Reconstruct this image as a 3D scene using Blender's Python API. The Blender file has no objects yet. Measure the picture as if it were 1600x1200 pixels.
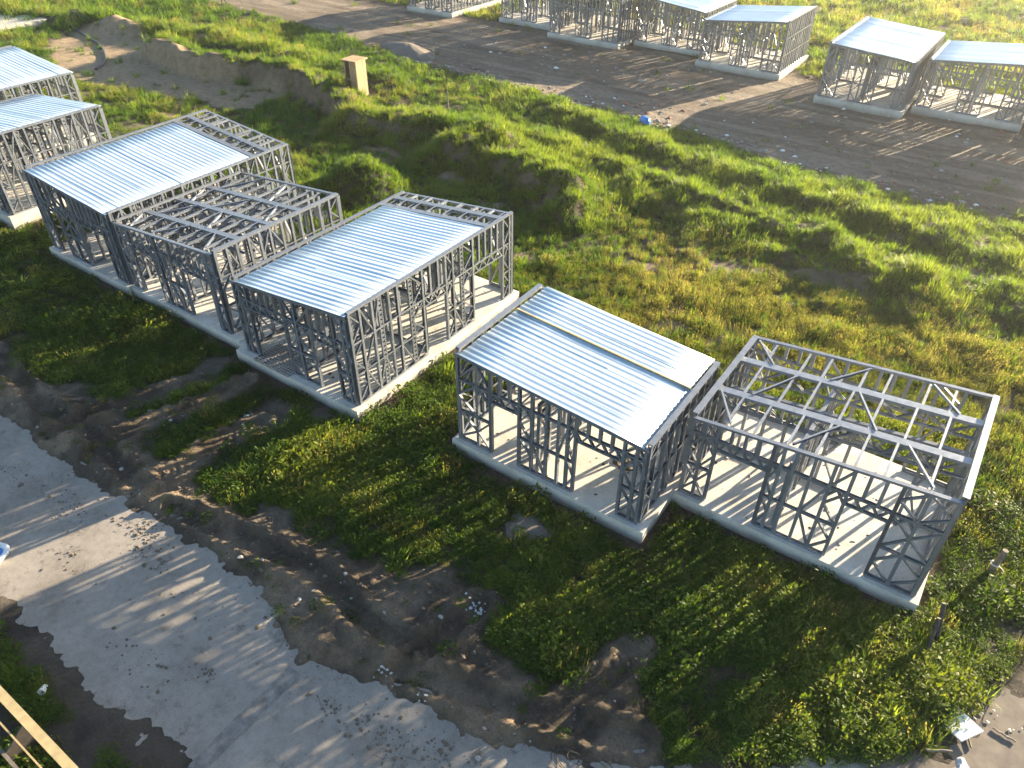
import bpy, math, random
import numpy as np
from mathutils import Matrix, Vector

# ------------------------------------------------------------------ camera
sc = bpy.context.scene
COL = sc.collection
PITCH, ROLL, YAW = 0.6643, 0.00715, 0.6063
cam_d = bpy.data.cameras.new('camera')
cam = bpy.data.objects.new('camera', cam_d); COL.objects.link(cam)
_r = Vector((math.cos(YAW), math.sin(YAW), 0))
_f = Vector((-math.sin(YAW)*math.cos(PITCH), math.cos(YAW)*math.cos(PITCH), -math.sin(PITCH)))
_u = _r.cross(_f)
_r2 = _r*math.cos(ROLL) + _u*math.sin(ROLL); _u2 = -_r*math.sin(ROLL) + _u*math.cos(ROLL)
CAM = Vector((0, 0, 16))
M = Matrix((_r2, _u2, -_f)).transposed().to_4x4(); M.translation = CAM
cam.matrix_world = M
cam_d.sensor_width = 36; cam_d.lens = 1167.8/1600*36; cam_d.clip_end = 3000; cam_d.clip_start = 0.1
sc.camera = cam

# ------------------------------------------------------------------ light
SUN_AZ, SUN_EL = math.radians(70), math.radians(13)      # azimuth from +X, counter-clockwise
world = bpy.data.worlds.new('World'); sc.world = world; world.use_nodes = True
wn = world.node_tree.nodes; wl = world.node_tree.links
sky = wn.new('ShaderNodeTexSky'); sky.sky_type = 'NISHITA'; sky.sun_disc = False
sky.sun_elevation = SUN_EL; sky.sun_rotation = math.pi/2 - SUN_AZ
sky.air_density = 1.0; sky.dust_density = .7; sky.ozone_density = 1.5
wl.new(sky.outputs[0], wn['Background'].inputs[0]); wn['Background'].inputs[1].default_value = 0.065
sun_d = bpy.data.lights.new('sun', 'SUN'); sun = bpy.data.objects.new('sun', sun_d); COL.objects.link(sun)
sun_d.energy = 5.0; sun_d.angle = math.radians(0.55); sun_d.color = (1, .82, .57)
sd = Vector((math.cos(SUN_AZ)*math.cos(SUN_EL), math.sin(SUN_AZ)*math.cos(SUN_EL), math.sin(SUN_EL)))
sun.rotation_euler = sd.to_track_quat('Z', 'Y').to_euler(); sun.location = (20, 50, 30)
sc.view_settings.view_transform = 'Standard'; sc.view_settings.look = 'None'
sc.view_settings.gamma = 1; sc.view_settings.exposure = 2.5
sc.cycles.max_bounces = 4; sc.cycles.diffuse_bounces = 2; sc.cycles.glossy_bounces = 2; sc.cycles.transmission_bounces = 2; sc.cycles.volume_bounces = 0
sc.cycles.use_adaptive_sampling = True; sc.cycles.adaptive_threshold = .025

# ------------------------------------------------------------------ helpers
rng = np.random.default_rng(7)
R = random.Random(11)

def tag(o, label=None, cat=None, group=None, kind=None):
    if label: o['label'] = label
    if cat: o['category'] = cat
    if group: o['group'] = group
    if kind: o['kind'] = kind
    return o

def mesh(name, verts, faces, mat=None, smooth=False):
    me = bpy.data.meshes.new(name); me.from_pydata([tuple(v) for v in verts], [], [tuple(f) for f in faces])
    if mat: me.materials.append(mat)
    if smooth: me.polygons.foreach_set('use_smooth', np.ones(len(me.polygons), bool))
    me.update(); return me

def obj(name, me, parent=None, mx=None):
    o = bpy.data.objects.new(name, me); COL.objects.link(o)
    if parent: o.parent = parent
    if mx is not None: o.matrix_basis = mx
    return o

def empty(name, loc=(0, 0, 0), rz=0):
    o = bpy.data.objects.new(name, None); COL.objects.link(o); o.location = loc; o.rotation_euler.z = rz
    o.empty_display_size = .3; return o

class MB:
    def __init__(s): s.v = []; s.f = []
    def add(s, vs, fs):
        n = len(s.v); s.v += [tuple(v) for v in vs]; s.f += [tuple(i+n for i in f) for f in fs]
    def box(s, x0, x1, y0, y1, z0, z1):
        s.add([(x0,y0,z0),(x1,y0,z0),(x1,y1,z0),(x0,y1,z0),(x0,y0,z1),(x1,y0,z1),(x1,y1,z1),(x0,y1,z1)],
              [(0,3,2,1),(4,5,6,7),(0,1,5,4),(1,2,6,5),(2,3,7,6),(3,0,4,7)])
    def xform(s, me, mx):
        n = len(s.v); s.v += [tuple(mx @ v.co) for v in me.vertices]; s.f += [tuple(i+n for i in p.vertices) for p in me.polygons]
    def tube(s, pts, r, n=8):
        pts = [Vector(p) for p in pts]; rings = []
        for i, p in enumerate(pts):
            t = (pts[min(i+1, len(pts)-1)] - pts[max(i-1, 0)]).normalized()
            a = t.orthogonal().normalized() if i == 0 else (a - t*a.dot(t)).normalized()
            b = t.cross(a); rr = r[i] if isinstance(r, (list, tuple)) else r
            rings.append([p + a*math.cos(k*2*math.pi/n)*rr + b*math.sin(k*2*math.pi/n)*rr for k in range(n)])
        vs = [v for ring in rings for v in ring]; fs = []
        for i in range(len(pts)-1):
            for k in range(n): fs.append((i*n+k, i*n+(k+1) % n, (i+1)*n+(k+1) % n, (i+1)*n+k))
        fs.append(tuple(range(n))[::-1]); fs.append(tuple((len(pts)-1)*n+k for k in range(n)))
        s.add(vs, fs)
    def mesh(s, name, mat, smooth=False): return mesh(name, s.v, s.f, mat, smooth)

# numpy value noise
def _hash(ix, iy, seed):
    n = (ix.astype(np.int64)*374761393 + iy.astype(np.int64)*668265263 + seed*1274126177) & 0xffffffff
    n = ((n ^ (n >> 13))*1274126177) & 0xffffffff
    return ((n ^ (n >> 16)) & 0xffff)/65535.0
def vnoise(x, y, seed=0):
    x = np.asarray(x, float); y = np.asarray(y, float)
    ix = np.floor(x); iy = np.floor(y); fx = x-ix; fy = y-iy
    fx = fx*fx*fx*(fx*(fx*6-15)+10); fy = fy*fy*fy*(fy*(fy*6-15)+10)
    a = _hash(ix, iy, seed); b = _hash(ix+1, iy, seed); c = _hash(ix, iy+1, seed); d = _hash(ix+1, iy+1, seed)
    return (a*(1-fx)+b*fx)*(1-fy) + (c*(1-fx)+d*fx)*fy
def fbm(x, y, seed=0, oct=4):
    s = 0; a = .5; t = 0
    for o in range(oct):
        s = s + a*(vnoise(x, y, seed+o*17)*2-1); t += a; a *= .5; x = np.asarray(x)*2.03+3.1; y = np.asarray(y)*2.03+1.7
    return s/t
def sstep(a, b, x):
    t = np.clip((x-a)/(b-a), 0, 1); return t*t*(3-2*t)
def inpoly(x, y, poly):
    x = np.asarray(x); y = np.asarray(y); r = np.zeros(x.shape, bool); n = len(poly)
    for i in range(n):
        x0, y0 = poly[i]; x1, y1 = poly[(i+1) % n]
        if y0 == y1: continue
        c = ((y0 > y) != (y1 > y)) & (x < (x1-x0)*(y-y0)/(y1-y0)+x0); r ^= c
    return r
def polydist(x, y, pts):
    """distance to an open polyline, arc position and signed side"""
    best = np.full(np.shape(x), 1e9); arc = np.zeros(np.shape(x)); side = np.zeros(np.shape(x)); acc = 0
    for (x0, y0), (x1, y1) in zip(pts, pts[1:]):
        dx, dy = x1-x0, y1-y0; L = math.hypot(dx, dy)
        t = np.clip(((x-x0)*dx+(y-y0)*dy)/L/L, 0, 1); d = np.hypot(x-x0-t*dx, y-y0-t*dy)
        m = d < best; best = np.where(m, d, best); arc = np.where(m, acc+t*L, arc)
        side = np.where(m, np.sign((x-x0)*dy-(y-y0)*dx), side); acc += L
    return best, arc, side

# ------------------------------------------------------------------ materials
def new_mat(name):
    m = bpy.data.materials.new(name); m.use_nodes = True; nt = m.node_tree
    b = nt.nodes['Principled BSDF']; return m, nt, b
def nd(nt, t, **kw):
    n = nt.nodes.new(t)
    for k, v in kw.items():
        if k in n.inputs: n.inputs[k].default_value = v
        else: setattr(n, k, v)
    return n
def ramp(nt, fac, stops):
    r = nt.nodes.new('ShaderNodeValToRGB'); el = r.color_ramp.elements
    while len(el) < len(stops): el.new(.5)
    for e, (p, c) in zip(el, stops): e.position = p; e.color = (*c, 1) if len(c) == 3 else c
    nt.links.new(fac, r.inputs[0]); return r.outputs[0]
def noise(nt, scale, detail=5, rough=.6, coord='Object', vec=None):
    n = nd(nt, 'ShaderNodeTexNoise', Scale=scale, Detail=detail, Roughness=rough)
    if vec is None:
        tc = nt.nodes.new('ShaderNodeTexCoord'); vec = tc.outputs[coord]
    nt.links.new(vec, n.inputs['Vector']); return n.outputs['Fac']
def mix(nt, fac, a, b, mode='MIX'):
    n = nt.nodes.new('ShaderNodeMix'); n.data_type = 'RGBA'; n.blend_type = mode
    for sock, v in ((n.inputs[0], fac), (n.inputs[6], a), (n.inputs[7], b)):
        if hasattr(v, 'is_output'): nt.links.new(v, sock)
        else: sock.default_value = v if isinstance(v, (int, float)) else (*v, 1)
    return n.outputs[2]
def bump(nt, b, h, strength=.3, dist=.02):
    n = nd(nt, 'ShaderNodeBump', Strength=strength, Distance=dist); nt.links.new(h, n.inputs['Height']); nt.links.new(n.outputs[0], b.inputs['Normal'])
def geo_pos(nt): return nt.nodes.new('ShaderNodeNewGeometry').outputs['Position']

def mat_steel(name, base, met, rough, var=.12, lo_v=.82, hi_v=1.08):
    m, nt, b = new_mat(name)
    oi = nt.nodes.new('ShaderNodeObjectInfo')
    n = noise(nt, 6, 4, .6, vec=geo_pos(nt))
    lo = tuple(c*(1-var) for c in base); hi = tuple(min(1, c*(1+var)) for c in base)
    c = ramp(nt, n, [(.3, lo), (.7, hi)])
    v = nd(nt, 'ShaderNodeMapRange'); nt.links.new(oi.outputs['Random'], v.inputs[0]); v.inputs[3].default_value = lo_v; v.inputs[4].default_value = hi_v
    hsv = nd(nt, 'ShaderNodeHueSaturation'); nt.links.new(c, hsv.inputs['Color']); nt.links.new(v.outputs[0], hsv.inputs['Value'])
    nt.links.new(hsv.outputs[0], b.inputs['Base Color'])
    b.inputs['Metallic'].default_value = met
    rr = nd(nt, 'ShaderNodeMapRange'); nt.links.new(n, rr.inputs[0]); rr.inputs[3].default_value = rough-.08; rr.inputs[4].default_value = rough+.1
    nt.links.new(rr.outputs[0], b.inputs['Roughness']); return m
STEEL = mat_steel('galvanised_steel', (.235, .26, .30), .5, .38)
SHEET = mat_steel('zinc_roof_sheet', (.49, .61, .71), .40, .36, .04, .95, 1.04)
STEELD = mat_steel('dark_track_steel', (.2, .215, .24), .5, .45)

def mat_concrete(name, base, stain, dirt=.5):
    m, nt, b = new_mat(name); p = geo_pos(nt)
    n1 = noise(nt, .9, 7, .65, vec=p); n2 = noise(nt, 14, 6, .7, vec=p); n3 = noise(nt, 70, 3, .6, vec=p)
    c = ramp(nt, n1, [(.32, stain), (.56, base), (.8, tuple(min(1, x*1.12) for x in base))])
    c = mix(nt, .35, c, ramp(nt, n2, [(.3, (.45,.43,.40)), (.7, (1,1,1))]), 'MULTIPLY')
    c = mix(nt, .25, c, ramp(nt, n3, [(.35, (.5,.5,.5)), (.6, (1,1,1))]), 'MULTIPLY')
    n4 = noise(nt, 2.6, 9, .75, vec=p)
    c = mix(nt, ramp(nt, n4, [(.56, (0,0,0)), (.68, (.55,.55,.55))]), c, (.27, .21, .145))
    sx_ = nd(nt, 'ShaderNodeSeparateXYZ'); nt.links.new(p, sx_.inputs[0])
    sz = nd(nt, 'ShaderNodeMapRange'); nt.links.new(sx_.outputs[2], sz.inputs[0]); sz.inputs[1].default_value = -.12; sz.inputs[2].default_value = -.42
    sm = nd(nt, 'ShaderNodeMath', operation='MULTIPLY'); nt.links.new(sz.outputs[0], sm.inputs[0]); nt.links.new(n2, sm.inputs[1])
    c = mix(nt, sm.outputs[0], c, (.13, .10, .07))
    nt.links.new(c, b.inputs['Base Color']); b.inputs['Roughness'].default_value = .85
    bump(nt, b, n2, .25, .02); return m
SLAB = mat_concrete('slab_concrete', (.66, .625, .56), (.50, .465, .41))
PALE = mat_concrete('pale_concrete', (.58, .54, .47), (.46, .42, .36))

def mat_attr_ground():
    m, nt, b = new_mat('soil'); p = geo_pos(nt)
    a = nd(nt, 'ShaderNodeAttribute', attribute_name='col'); w = nd(nt, 'ShaderNodeAttribute', attribute_name='wet')
    n1 = noise(nt, 2.2, 8, .7, vec=p); n2 = noise(nt, 18, 6, .7, vec=p); n3 = noise(nt, 75, 4, .65, vec=p)
    c = mix(nt, .75, a.outputs['Color'], ramp(nt, n1, [(.28, (.45,.43,.41)), (.52, (1,1,1)), (.75, (1.35,1.3,1.22))]), 'MULTIPLY')
    c = mix(nt, .6, c, ramp(nt, n2, [(.3, (.45,.44,.42)), (.6, (1.1,1.1,1.1)), (.8, (1.5,1.45,1.35))]), 'MULTIPLY')
    c = mix(nt, .5, c, ramp(nt, n3, [(.3, (.5,.5,.5)), (.62, (1.15,1.15,1.15)), (.75, (1.9,1.85,1.75))]), 'MULTIPLY')
    nt.links.new(c, b.inputs['Base Color'])
    mr = nd(nt, 'ShaderNodeMapRange'); nt.links.new(w.outputs['Fac'], mr.inputs[0]); mr.inputs[3].default_value = .95; mr.inputs[4].default_value = .28
    nt.links.new(mr.outputs[0], b.inputs['Roughness'])
    ad = nd(nt, 'ShaderNodeMath', operation='ADD'); nt.links.new(n2, ad.inputs[0]); nt.links.new(n3, ad.inputs[1])
    vo = nd(nt, 'ShaderNodeTexVoronoi', Scale=9.0); nt.links.new(p, vo.inputs['Vector'])
    mu = nd(nt, 'ShaderNodeMath', operation='MULTIPLY_ADD'); nt.links.new(vo.outputs['Distance'], mu.inputs[0]); mu.inputs[1].default_value = -.8; nt.links.new(ad.outputs[0], mu.inputs[2])
    bump(nt, b, mu.outputs[0], .9, .10); return m
SOIL = mat_attr_ground()

def mat_road():
    m, nt, b = new_mat('old_concrete_road'); p = geo_pos(nt)
    n1 = noise(nt, .55, 8, .68, vec=p); n2 = noise(nt, 5, 7, .72, vec=p); n3 = noise(nt, 45, 4, .7, vec=p); n4 = noise(nt, 1.3, 9, .75, vec=p)
    c = ramp(nt, n1, [(.3, (.20,.175,.145)), (.5, (.285,.255,.218)), (.72, (.35,.315,.27))])
    c = mix(nt, .5, c, ramp(nt, n2, [(.3, (.55,.53,.5)), (.55, (1,1,1)), (.8, (1.12,1.1,1.08))]), 'MULTIPLY')
    c = mix(nt, .45, c, ramp(nt, n3, [(.33, (.45,.44,.43)), (.55, (1,1,1)), (.72, (1.2,1.2,1.18))]), 'MULTIPLY')
    c = mix(nt, ramp(nt, n4, [(.57, (0,0,0)), (.61, (.3,.3,.3)), (.67, (.9,.9,.9))]), c, (.10, .08, .058))   # mud dropped on it
    vo = nd(nt, 'ShaderNodeTexVoronoi', feature='DISTANCE_TO_EDGE', Scale=.42)
    wp = nd(nt, 'ShaderNodeVectorMath', operation='ADD'); nt.links.new(p, wp.inputs[0])
    nn = nd(nt, 'ShaderNodeTexNoise', Scale=1.8, Detail=6.0); nt.links.new(p, nn.inputs['Vector']); nt.links.new(nn.outputs['Color'], wp.inputs[1])
    nt.links.new(wp.outputs[0], vo.inputs['Vector'])
    ck = ramp(nt, vo.outputs['Distance'], [(.0, (1,1,1)), (.006, (0,0,0))])
    c = mix(nt, mix(nt, ramp(nt, n1, [(.42, (1,1,1)), (.5, (0,0,0))]), (0,0,0), ck), c, (.07, .06, .05))
    nt.links.new(c, b.inputs['Base Color']); b.inputs['Roughness'].default_value = .8
    bump(nt, b, n3, .35, .015); return m
ROAD = mat_road()

def mat_plain(name, col, rough=.8, met=0, var=.25, scale=9, bumpy=.2):
    m, nt, b = new_mat(name); n = noise(nt, scale, 6, .65)
    nt.links.new(ramp(nt, n, [(.3, tuple(c*(1-var) for c in col)), (.7, tuple(min(1, c*(1+var)) for c in col))]), b.inputs['Base Color'])
    b.inputs['Roughness'].default_value = rough; b.inputs['Metallic'].default_value = met
    if bumpy: bump(nt, b, n, bumpy, .02)
    return m

def mat_leaf(name, cols, trans=.45, spec=.25):
    m, nt, b = new_mat(name); nt.nodes.remove(b); out = nt.nodes['Material Output']
    a = nd(nt, 'ShaderNodeAttribute', attribute_name='tint', attribute_type='INSTANCER')
    u = nd(nt, 'ShaderNodeAttribute', attribute_name='leafv')
    ad = nd(nt, 'ShaderNodeMath', operation='MULTIPLY_ADD'); nt.links.new(u.outputs['Fac'], ad.inputs[0]); ad.inputs[1].default_value = .35; nt.links.new(a.outputs['Fac'], ad.inputs[2])
    n = len(cols); c = ramp(nt, ad.outputs[0], [(.1+i*1.0/(n-1), k) for i, k in enumerate(cols)])
    d = nd(nt, 'ShaderNodeBsdfPrincipled'); nt.links.new(c, d.inputs['Base Color']); d.inputs['Roughness'].default_value = .5; d.inputs['Specular IOR Level'].default_value = spec
    t = nd(nt, 'ShaderNodeBsdfTranslucent')
    tc = mix(nt, 1.0, c, (1.6, 1.55, .55), 'MULTIPLY'); nt.links.new(tc, t.inputs['Color'])
    ms = nd(nt, 'ShaderNodeMixShader'); ms.inputs[0].default_value = trans
    nt.links.new(d.outputs[0], ms.inputs[1]); nt.links.new(t.outputs[0], ms.inputs[2]); nt.links.new(ms.outputs[0], out.inputs[0]); return m

# ------------------------------------------------------------------ houses: where they stand
# x0, x1, y0, y1 outside of walls; zl, zr wall height at the left and right gable; base z of slab top
HOUSES = dict(
 H1=dict(b=(-34.21,-28.35,13.04,22.42), zl=3.72, zr=3.22, z0=0, roof='sheet', ry=20.25),
 H2=dict(b=(-28.22,-21.95,13.12,19.40), zl=2.92, zr=3.45, z0=0, roof='open'),
 H3=dict(b=(-20.74,-15.10,12.81,21.89), zl=3.03, zr=3.61, z0=0, roof='sheet', ry=20.2),
 H4=dict(b=(-11.48,-5.08,13.54,18.22), zl=3.42, zr=2.93, z0=0, roof='sheet', ry=None),
 H5=dict(b=(-4.79,1.82,15.44,20.24), zl=2.90, zr=3.55, z0=0, roof='open'),
 L1=dict(b=(-45.3,-38.4,13.4,19.35), zl=3.05, zr=3.70, z0=.2, roof='sheet', ry=None),
 L2=dict(b=(-52.0,-45.8,13.2,22.1), zl=4.0, zr=3.45, z0=.2, roof='sheet', ry=None),
 F1=dict(b=(-54.3,-48.9,60.1,68.6), zl=3.1, zr=3.6, z0=0, roof='sheet', ry=None),
 F2=dict(b=(-44.2,-38.0,61.5,67.0), zl=3.5, zr=2.95, z0=0, roof='open'),
 F3=dict(b=(-37.5,-30.75,59.4,68.2), zl=3.0, zr=3.6, z0=0, roof='sheet', ry=None),
 F4=dict(b=(-30.1,-24.1,61.4,67.6), zl=3.5, zr=2.9, z0=0, roof='sheet', ry=None),
 F5=dict(b=(-23.36,-16.91,58.86,65.34), zl=2.95, zr=3.62, z0=0, roof='sheet', ry=None),
 F6=dict(b=(-13.03,-7.47,55.38,64.74), zl=3.49, zr=3.07, z0=0, roof='sheet', ry=None),
 F7=dict(b=(-7.01,-0.75,57.12,63.05), zl=2.99, zr=3.57, z0=0, roof='sheet', ry=None),
 F8=dict(b=(-0.1,5.6,55.6,64.6), zl=3.55, zr=3.05, z0=0, roof='sheet', ry=None),
)
SLAB_M = dict(H1=(.12,.12,.14,.14), H4=(.10,.24,.14,.12), H3=(.35,.14,.22,.14), H2=(.0,.55,.12,.12), H5=(.04,.12,.14,.14))
def slab_rect(k):
    x0, x1, y0, y1 = HOUSES[k]['b']; a, b_, c, d = SLAB_M.get(k, (.12,.14,.14,.14)); return x0-a, x1+b_, y0-c, y1+d

# ------------------------------------------------------------------ terrain
ROAD_FAR = [(-80,6.2),(-40,6.1),(-25,5.95),(-23.5,6.05),(-22.5,5.85),(-21,6),(-19.5,6),(-18,6),(-16.8,6.3),(-15.6,6.3),(-14.5,6.4),(-12.9,6.2),(-11.8,6),(-10.9,5.7),(-9.9,5.4),(-9,5.8),(-7.8,6),(-6.9,6.4),(-6.2,6.3),(-5.3,6.3),(-4.2,6.8),(-3,7.4),(-2.1,7.9),(-.8,8.8),(1.2,10.2),(2.9,11.6),(3.5,12.9),(4,14.3),(4.6,16),(4.9,19),(5,30)]
DIRT_LOW = [(-200,56),(-90,53),(-73.6,51.4),(-56.7,49.2),(-52.3,49.2),(-45.3,47),(-36.9,46.2),(-28.1,45.2),(-23.6,45.2),(-20.7,44.2),(-16.4,44.2),(-9.9,42.9),(-4,42.3),(1.3,42.8),(60,42.5),(200,40)]
SAND = [(-69.5,31.4),(-72.1,36.2),(-70.6,40.2),(-66.7,40.2),(-60.5,36.0),(-52.8,35.4),(-47,35.4),(-43.4,34.9),(-42.8,31.9),(-47.2,30.3),(-53.6,29.2),(-59.8,28.5)]
MUD = [(-60,5),(-60,9),(-40,8),(-28.9,7.8),(-25.6,7.5),(-24.3,8.2),(-23,8.4),(-22,8.0),(-20.5,8.3),(-19,7.7),(-17.6,8.2),(-16.5,7.6),(-14.8,7.7),(-12.8,8.3),(-11,8.5),(-9.7,8.6),(-8.5,9.4),(-7.3,9.2),(-6.5,8.3),(-5.2,8.3),(-4,8.6),(-3.9,9.7),(-3.6,10.6),(-3,10.1),(-2.7,8.8),(-1.6,8.2),(-1,6),(-1,4),(-60,4)]
RIDGES = [ # xs, crest ys, height, front width, back width, hummock
 ([-35.5,-33.3,-31.9,-28.3,-25.2],[32.2,32.8,34.2,34.6,34.4], 1.28, 1.7, 2.6, .35),
 ([-27.2,-26.0,-24.3,-20.4,-17.6,-16.6],[31.6,32.4,32.9,31.6,30.6,30.0], 1.38, 1.7, 2.6, .45),
 ([-26,-18.3,-12.5,-8.2,-2.8,2.2,12],[36.6,36.0,34.8,33.9,33.1,32.6,31.8], .48, 2.4, 2.4, .9),
 ([-30,-26.4,-22.2,-16,-12.4,-7,-4,1.7,12],[43.6,42.8,41.4,39.6,39.2,38.5,38.3,37.4,36.6], .42, 1.0, 2.2, .6),
 ([-61,-56.7,-52.1,-47.8,-43.4,-39,-35.4],[35.2,34.4,34.2,35.3,35.6,34.2,32.6], 1.45, .75, 3.4, .3),
 ([-90,-81.3,-75.4,-67.5,-61.1,-51.1,-46,-38],[34.2,35.6,38.2,39.4,40.9,40.6,40.0,40.5], .8, 2.2, 2.2, .5)]
TRACKS = [[(-30,7.4),(-28.2,7.5),(-24.2,6.9),(-21.1,7.0),(-18.1,6.6)], [(-20.6,6.4),(-20.6,8.1),(-20,9.8),(-19.6,11.8)], [(-18.2,6.2),(-17.8,7.8),(-17.9,8.9),(-17.6,10.6)],
 [(-16.6,6.6),(-13.6,7.1),(-11.3,7.4),(-9.7,7.1),(-8,7.1)], [(-7.9,5.7),(-7.5,7.6),(-7.3,9.1)], [(-7.6,6.6),(-5.5,7.2),(-3.9,7.7),(-2.3,8.3)], [(-4.1,7.6),(-3.6,9.2),(-3.4,10.3)], [(-22.6,6.3),(-22.3,8.2),(-21.2,10.6)]]
LX = np.array([p[0] for p in ROAD_FAR]); LY = np.array([p[1] for p in ROAD_FAR])

def d_road(x, y):      # signed: positive inside the road region (camera side of its far edge)
    d, arc, side = polydist(x, y, ROAD_FAR); return d*side
def zones(x, y):
    z = {}
    dr = d_road(x, y); wob = .35*fbm(x/1.1, y/1.1, 3, 4) + .12*fbm(x/.25, y/.25, 9, 3)
    z['road'] = dr
    near = 2.45 + .28*fbm(x/2.2, y*0, 21, 3) - .06*np.clip(x+12, -6, 12)*0
    z['verge'] = near - y + .25*fbm(x/.5, y/.5, 31, 3)          # positive on the muddy verge nearest the camera
    mud = inpoly(x, y, MUD)
    dm, _, _ = polydist(x, y, MUD + MUD[:1]); z['mud'] = np.where(mud, dm, -dm) + wob*1.3
    dl = y - np.interp(x, [p[0] for p in DIRT_LOW], [p[1] for p in DIRT_LOW])
    far = 59.5 - y
    tk = np.full(np.shape(x), 9.)
    for t in TRACKS: tk = np.minimum(tk, polydist(x, y, t)[0])
    z['track'] = .42 - tk + .25*fbm(x/.4, y/.4, 33, 3); z['mud'] = np.maximum(z['mud'], z['track'])
    z['dirt'] = np.minimum(dl + .9*fbm(x/2.2, y/1.4, 41, 5), far + 1.6 + .8*fbm(x/2, y/2, 43, 4))
    s = inpoly(x, y, SAND); ds, _, _ = polydist(x, y, SAND + SAND[:1]); z['sand'] = np.where(s, ds, -ds) + 1.4*fbm(x/2.5, y/1.8, 51, 5)
    return z
def slab_dist(x, y):
    d = np.full(np.shape(x), 99.)
    for k in HOUSES:
        a, b_, c, e = slab_rect(k)
        dx = np.maximum(np.maximum(a-x, x-b_), 0); dy = np.maximum(np.maximum(c-y, y-e), 0); dd = np.hypot(dx, dy)
        d = np.minimum(d, dd)
    return d
def height(x, y, z=None, fine=True):
    x = np.asarray(x, float); y = np.asarray(y, float)
    if z is None: z = zones(x, y)
    h = -.42 + .05*fbm(x/4, y/4, 1, 3) + .035*fbm(x/1.1, y/1.1, 2, 3)
    sdist = slab_dist(x, y); clear = sstep(.1, 2.2, sdist)
    for i, (xs, ys, hh, wf, wb, hum) in enumerate(RIDGES):
        yc = np.interp(x, xs, ys) + .5*fbm(x/2.1, x*0+i, 60+i, 3); d = y-yc
        win = sstep(xs[0]-1.5, xs[0]+1.5, x)*(1-sstep(xs[-1]-1.2, xs[-1]+1.2, x))
        if i == 4:
            prof = sstep(-.55, .35, d)*(1-sstep(.6, 4.2, d))
        else:
            prof = np.where(d < 0, np.exp(-(d/wf*1.25)**2), np.exp(-(d/wb*1.25)**2))
        h = h + hh*win*prof*(1+hum*fbm(x/1.5, y/1.5, 70+i, 3)*1.3)
    h = h + 1.75*np.exp(-(((x+27.9)/1.75)**2+((y-26.1)/1.6)**2)**1.3)*(1+.15*fbm(x/.7, y/.7, 80, 3))
    meadow = sstep(22, 29, y)*(1-sstep(0, 1.0, z['dirt']))*sstep(0, 1.2, -z['sand'])*clear
    h = h + meadow*(.26*fbm(x/1.1, y/1.0, 90, 4)+.05)
    back = sstep(62, 70, y)*clear
    h = h + back*(.45*np.maximum(fbm(x/3.2, y/3.0, 95, 4), -.2)+.15)
    # front field: low hummocks, mud with ruts
    front = (1-sstep(14, 20, y))*clear
    h = h + front*(.12*fbm(x/1.5, y/1.5, 97, 3)+.06*fbm(x/.5, y/.5, 98, 2))*sstep(.3, 1.5, -z['mud'])
    mud = sstep(-.3, .5, z['mud'])*sstep(-.1, .5, -z['road']) 
    if fine:
        m = mud*(.13*fbm(x/.9, y/.9, 101, 4) + .10*fbm(x/.30, y/.30, 103, 4) + .05*np.abs(fbm(x/.16, y/.16, 104, 2)) + .10)
        for ti, t in enumerate(TRACKS):
            d, arc, side = polydist(x, y, t); L = arc.max() if np.size(arc) else 1
            lugs = .05*np.sign(np.sin((arc + np.where(d*side > 0, .55, -.55)*d)*2*math.pi/.26))*(1-sstep(.20, .26, np.abs(d-.0)))
            rut = -.15*np.exp(-(d/.26)**4) + .13*np.exp(-((d-.44)/.15)**2)*(1+.9*fbm(x/.3, y/.3, 110+ti, 2))
            m = m + (rut + lugs*.8)*sstep(-.9, -.2, z['mud'])*sstep(-.25, .45, -z['road'])
        h = h + m
    # road bed sinks below the concrete, its muddy near verge comes up over it again
    rd = sstep(-.55, .75, z['road'] + .3*fbm(x/.8, y/.8, 120, 5) + .2*fbm(x/.2, y/.2, 119, 3))
    hv = -.50 + .085*sstep(-.5, .8, z['verge'] + .22*fbm(x/.45, y/.45, 122, 4)) + .025*fbm(x/.4, y/.4, 121, 4)
    h = h*(1-rd) + hv*rd
    if fine: h = h + sstep(0, .8, z['sand'])*(.10*fbm(x/.9, y/.6, 133, 4)-.04)
    dt = sstep(0, 1.2, z['dirt'])
    if fine: h = h + dt*(.03*fbm(x/.5, y/.3, 130, 4) + .05*fbm(x/2, y/.6, 131, 3))
    h = np.where(z['road'] < -.3, np.maximum(h, -.44+.02*fbm(x/.3, y/.3, 123, 2)), h)
    # fresh trench along the slabs
    h = h + .05*(1-sstep(.5, 2.0, sdist))*(1-rd)
    h = np.where(sdist <= 0.02, np.minimum(h, -.5), h)
    return h

def axis(segs):
    out = [np.arange(a, b, s) for a, b, s in segs]; return np.concatenate(out + [[segs[-1][1]]])
gx = axis([(-400,-100,12),(-100,-56,.45),(-56,-29,.26),(-29,0,.065),(0,5.5,.09),(5.5,14,.3),(14,60,2),(60,300,15)])
gy = axis([(-60,-4,4),(-4,0.5,.3),(0.5,4.8,.09),(4.8,10.8,.06),(10.8,13,.09),(13,24,.14),(24,50,.2),(50,72,.35),(72,110,.8),(110,400,14)])
GX, GY = np.meshgrid(gx, gy)
Z = zones(GX, GY); GZ = height(GX, GY, Z); SD = slab_dist(GX, GY)
def lerp3(c, m, k): return c*(1-m[..., None]) + np.array(k)*m[..., None]
col = np.zeros(GX.shape+(3,)) + np.array((.055,.055,.026))
col = lerp3(col, sstep(-.1, .5, fbm(GX/3, GY/3, 200, 5)+.05), (.085,.07,.035))
dryz = sstep(20, 25, GY)*(1-sstep(33, 38, GY))*sstep(-18, -10, GX)
col = lerp3(col, dryz*.8, (.13,.105,.05))
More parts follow.
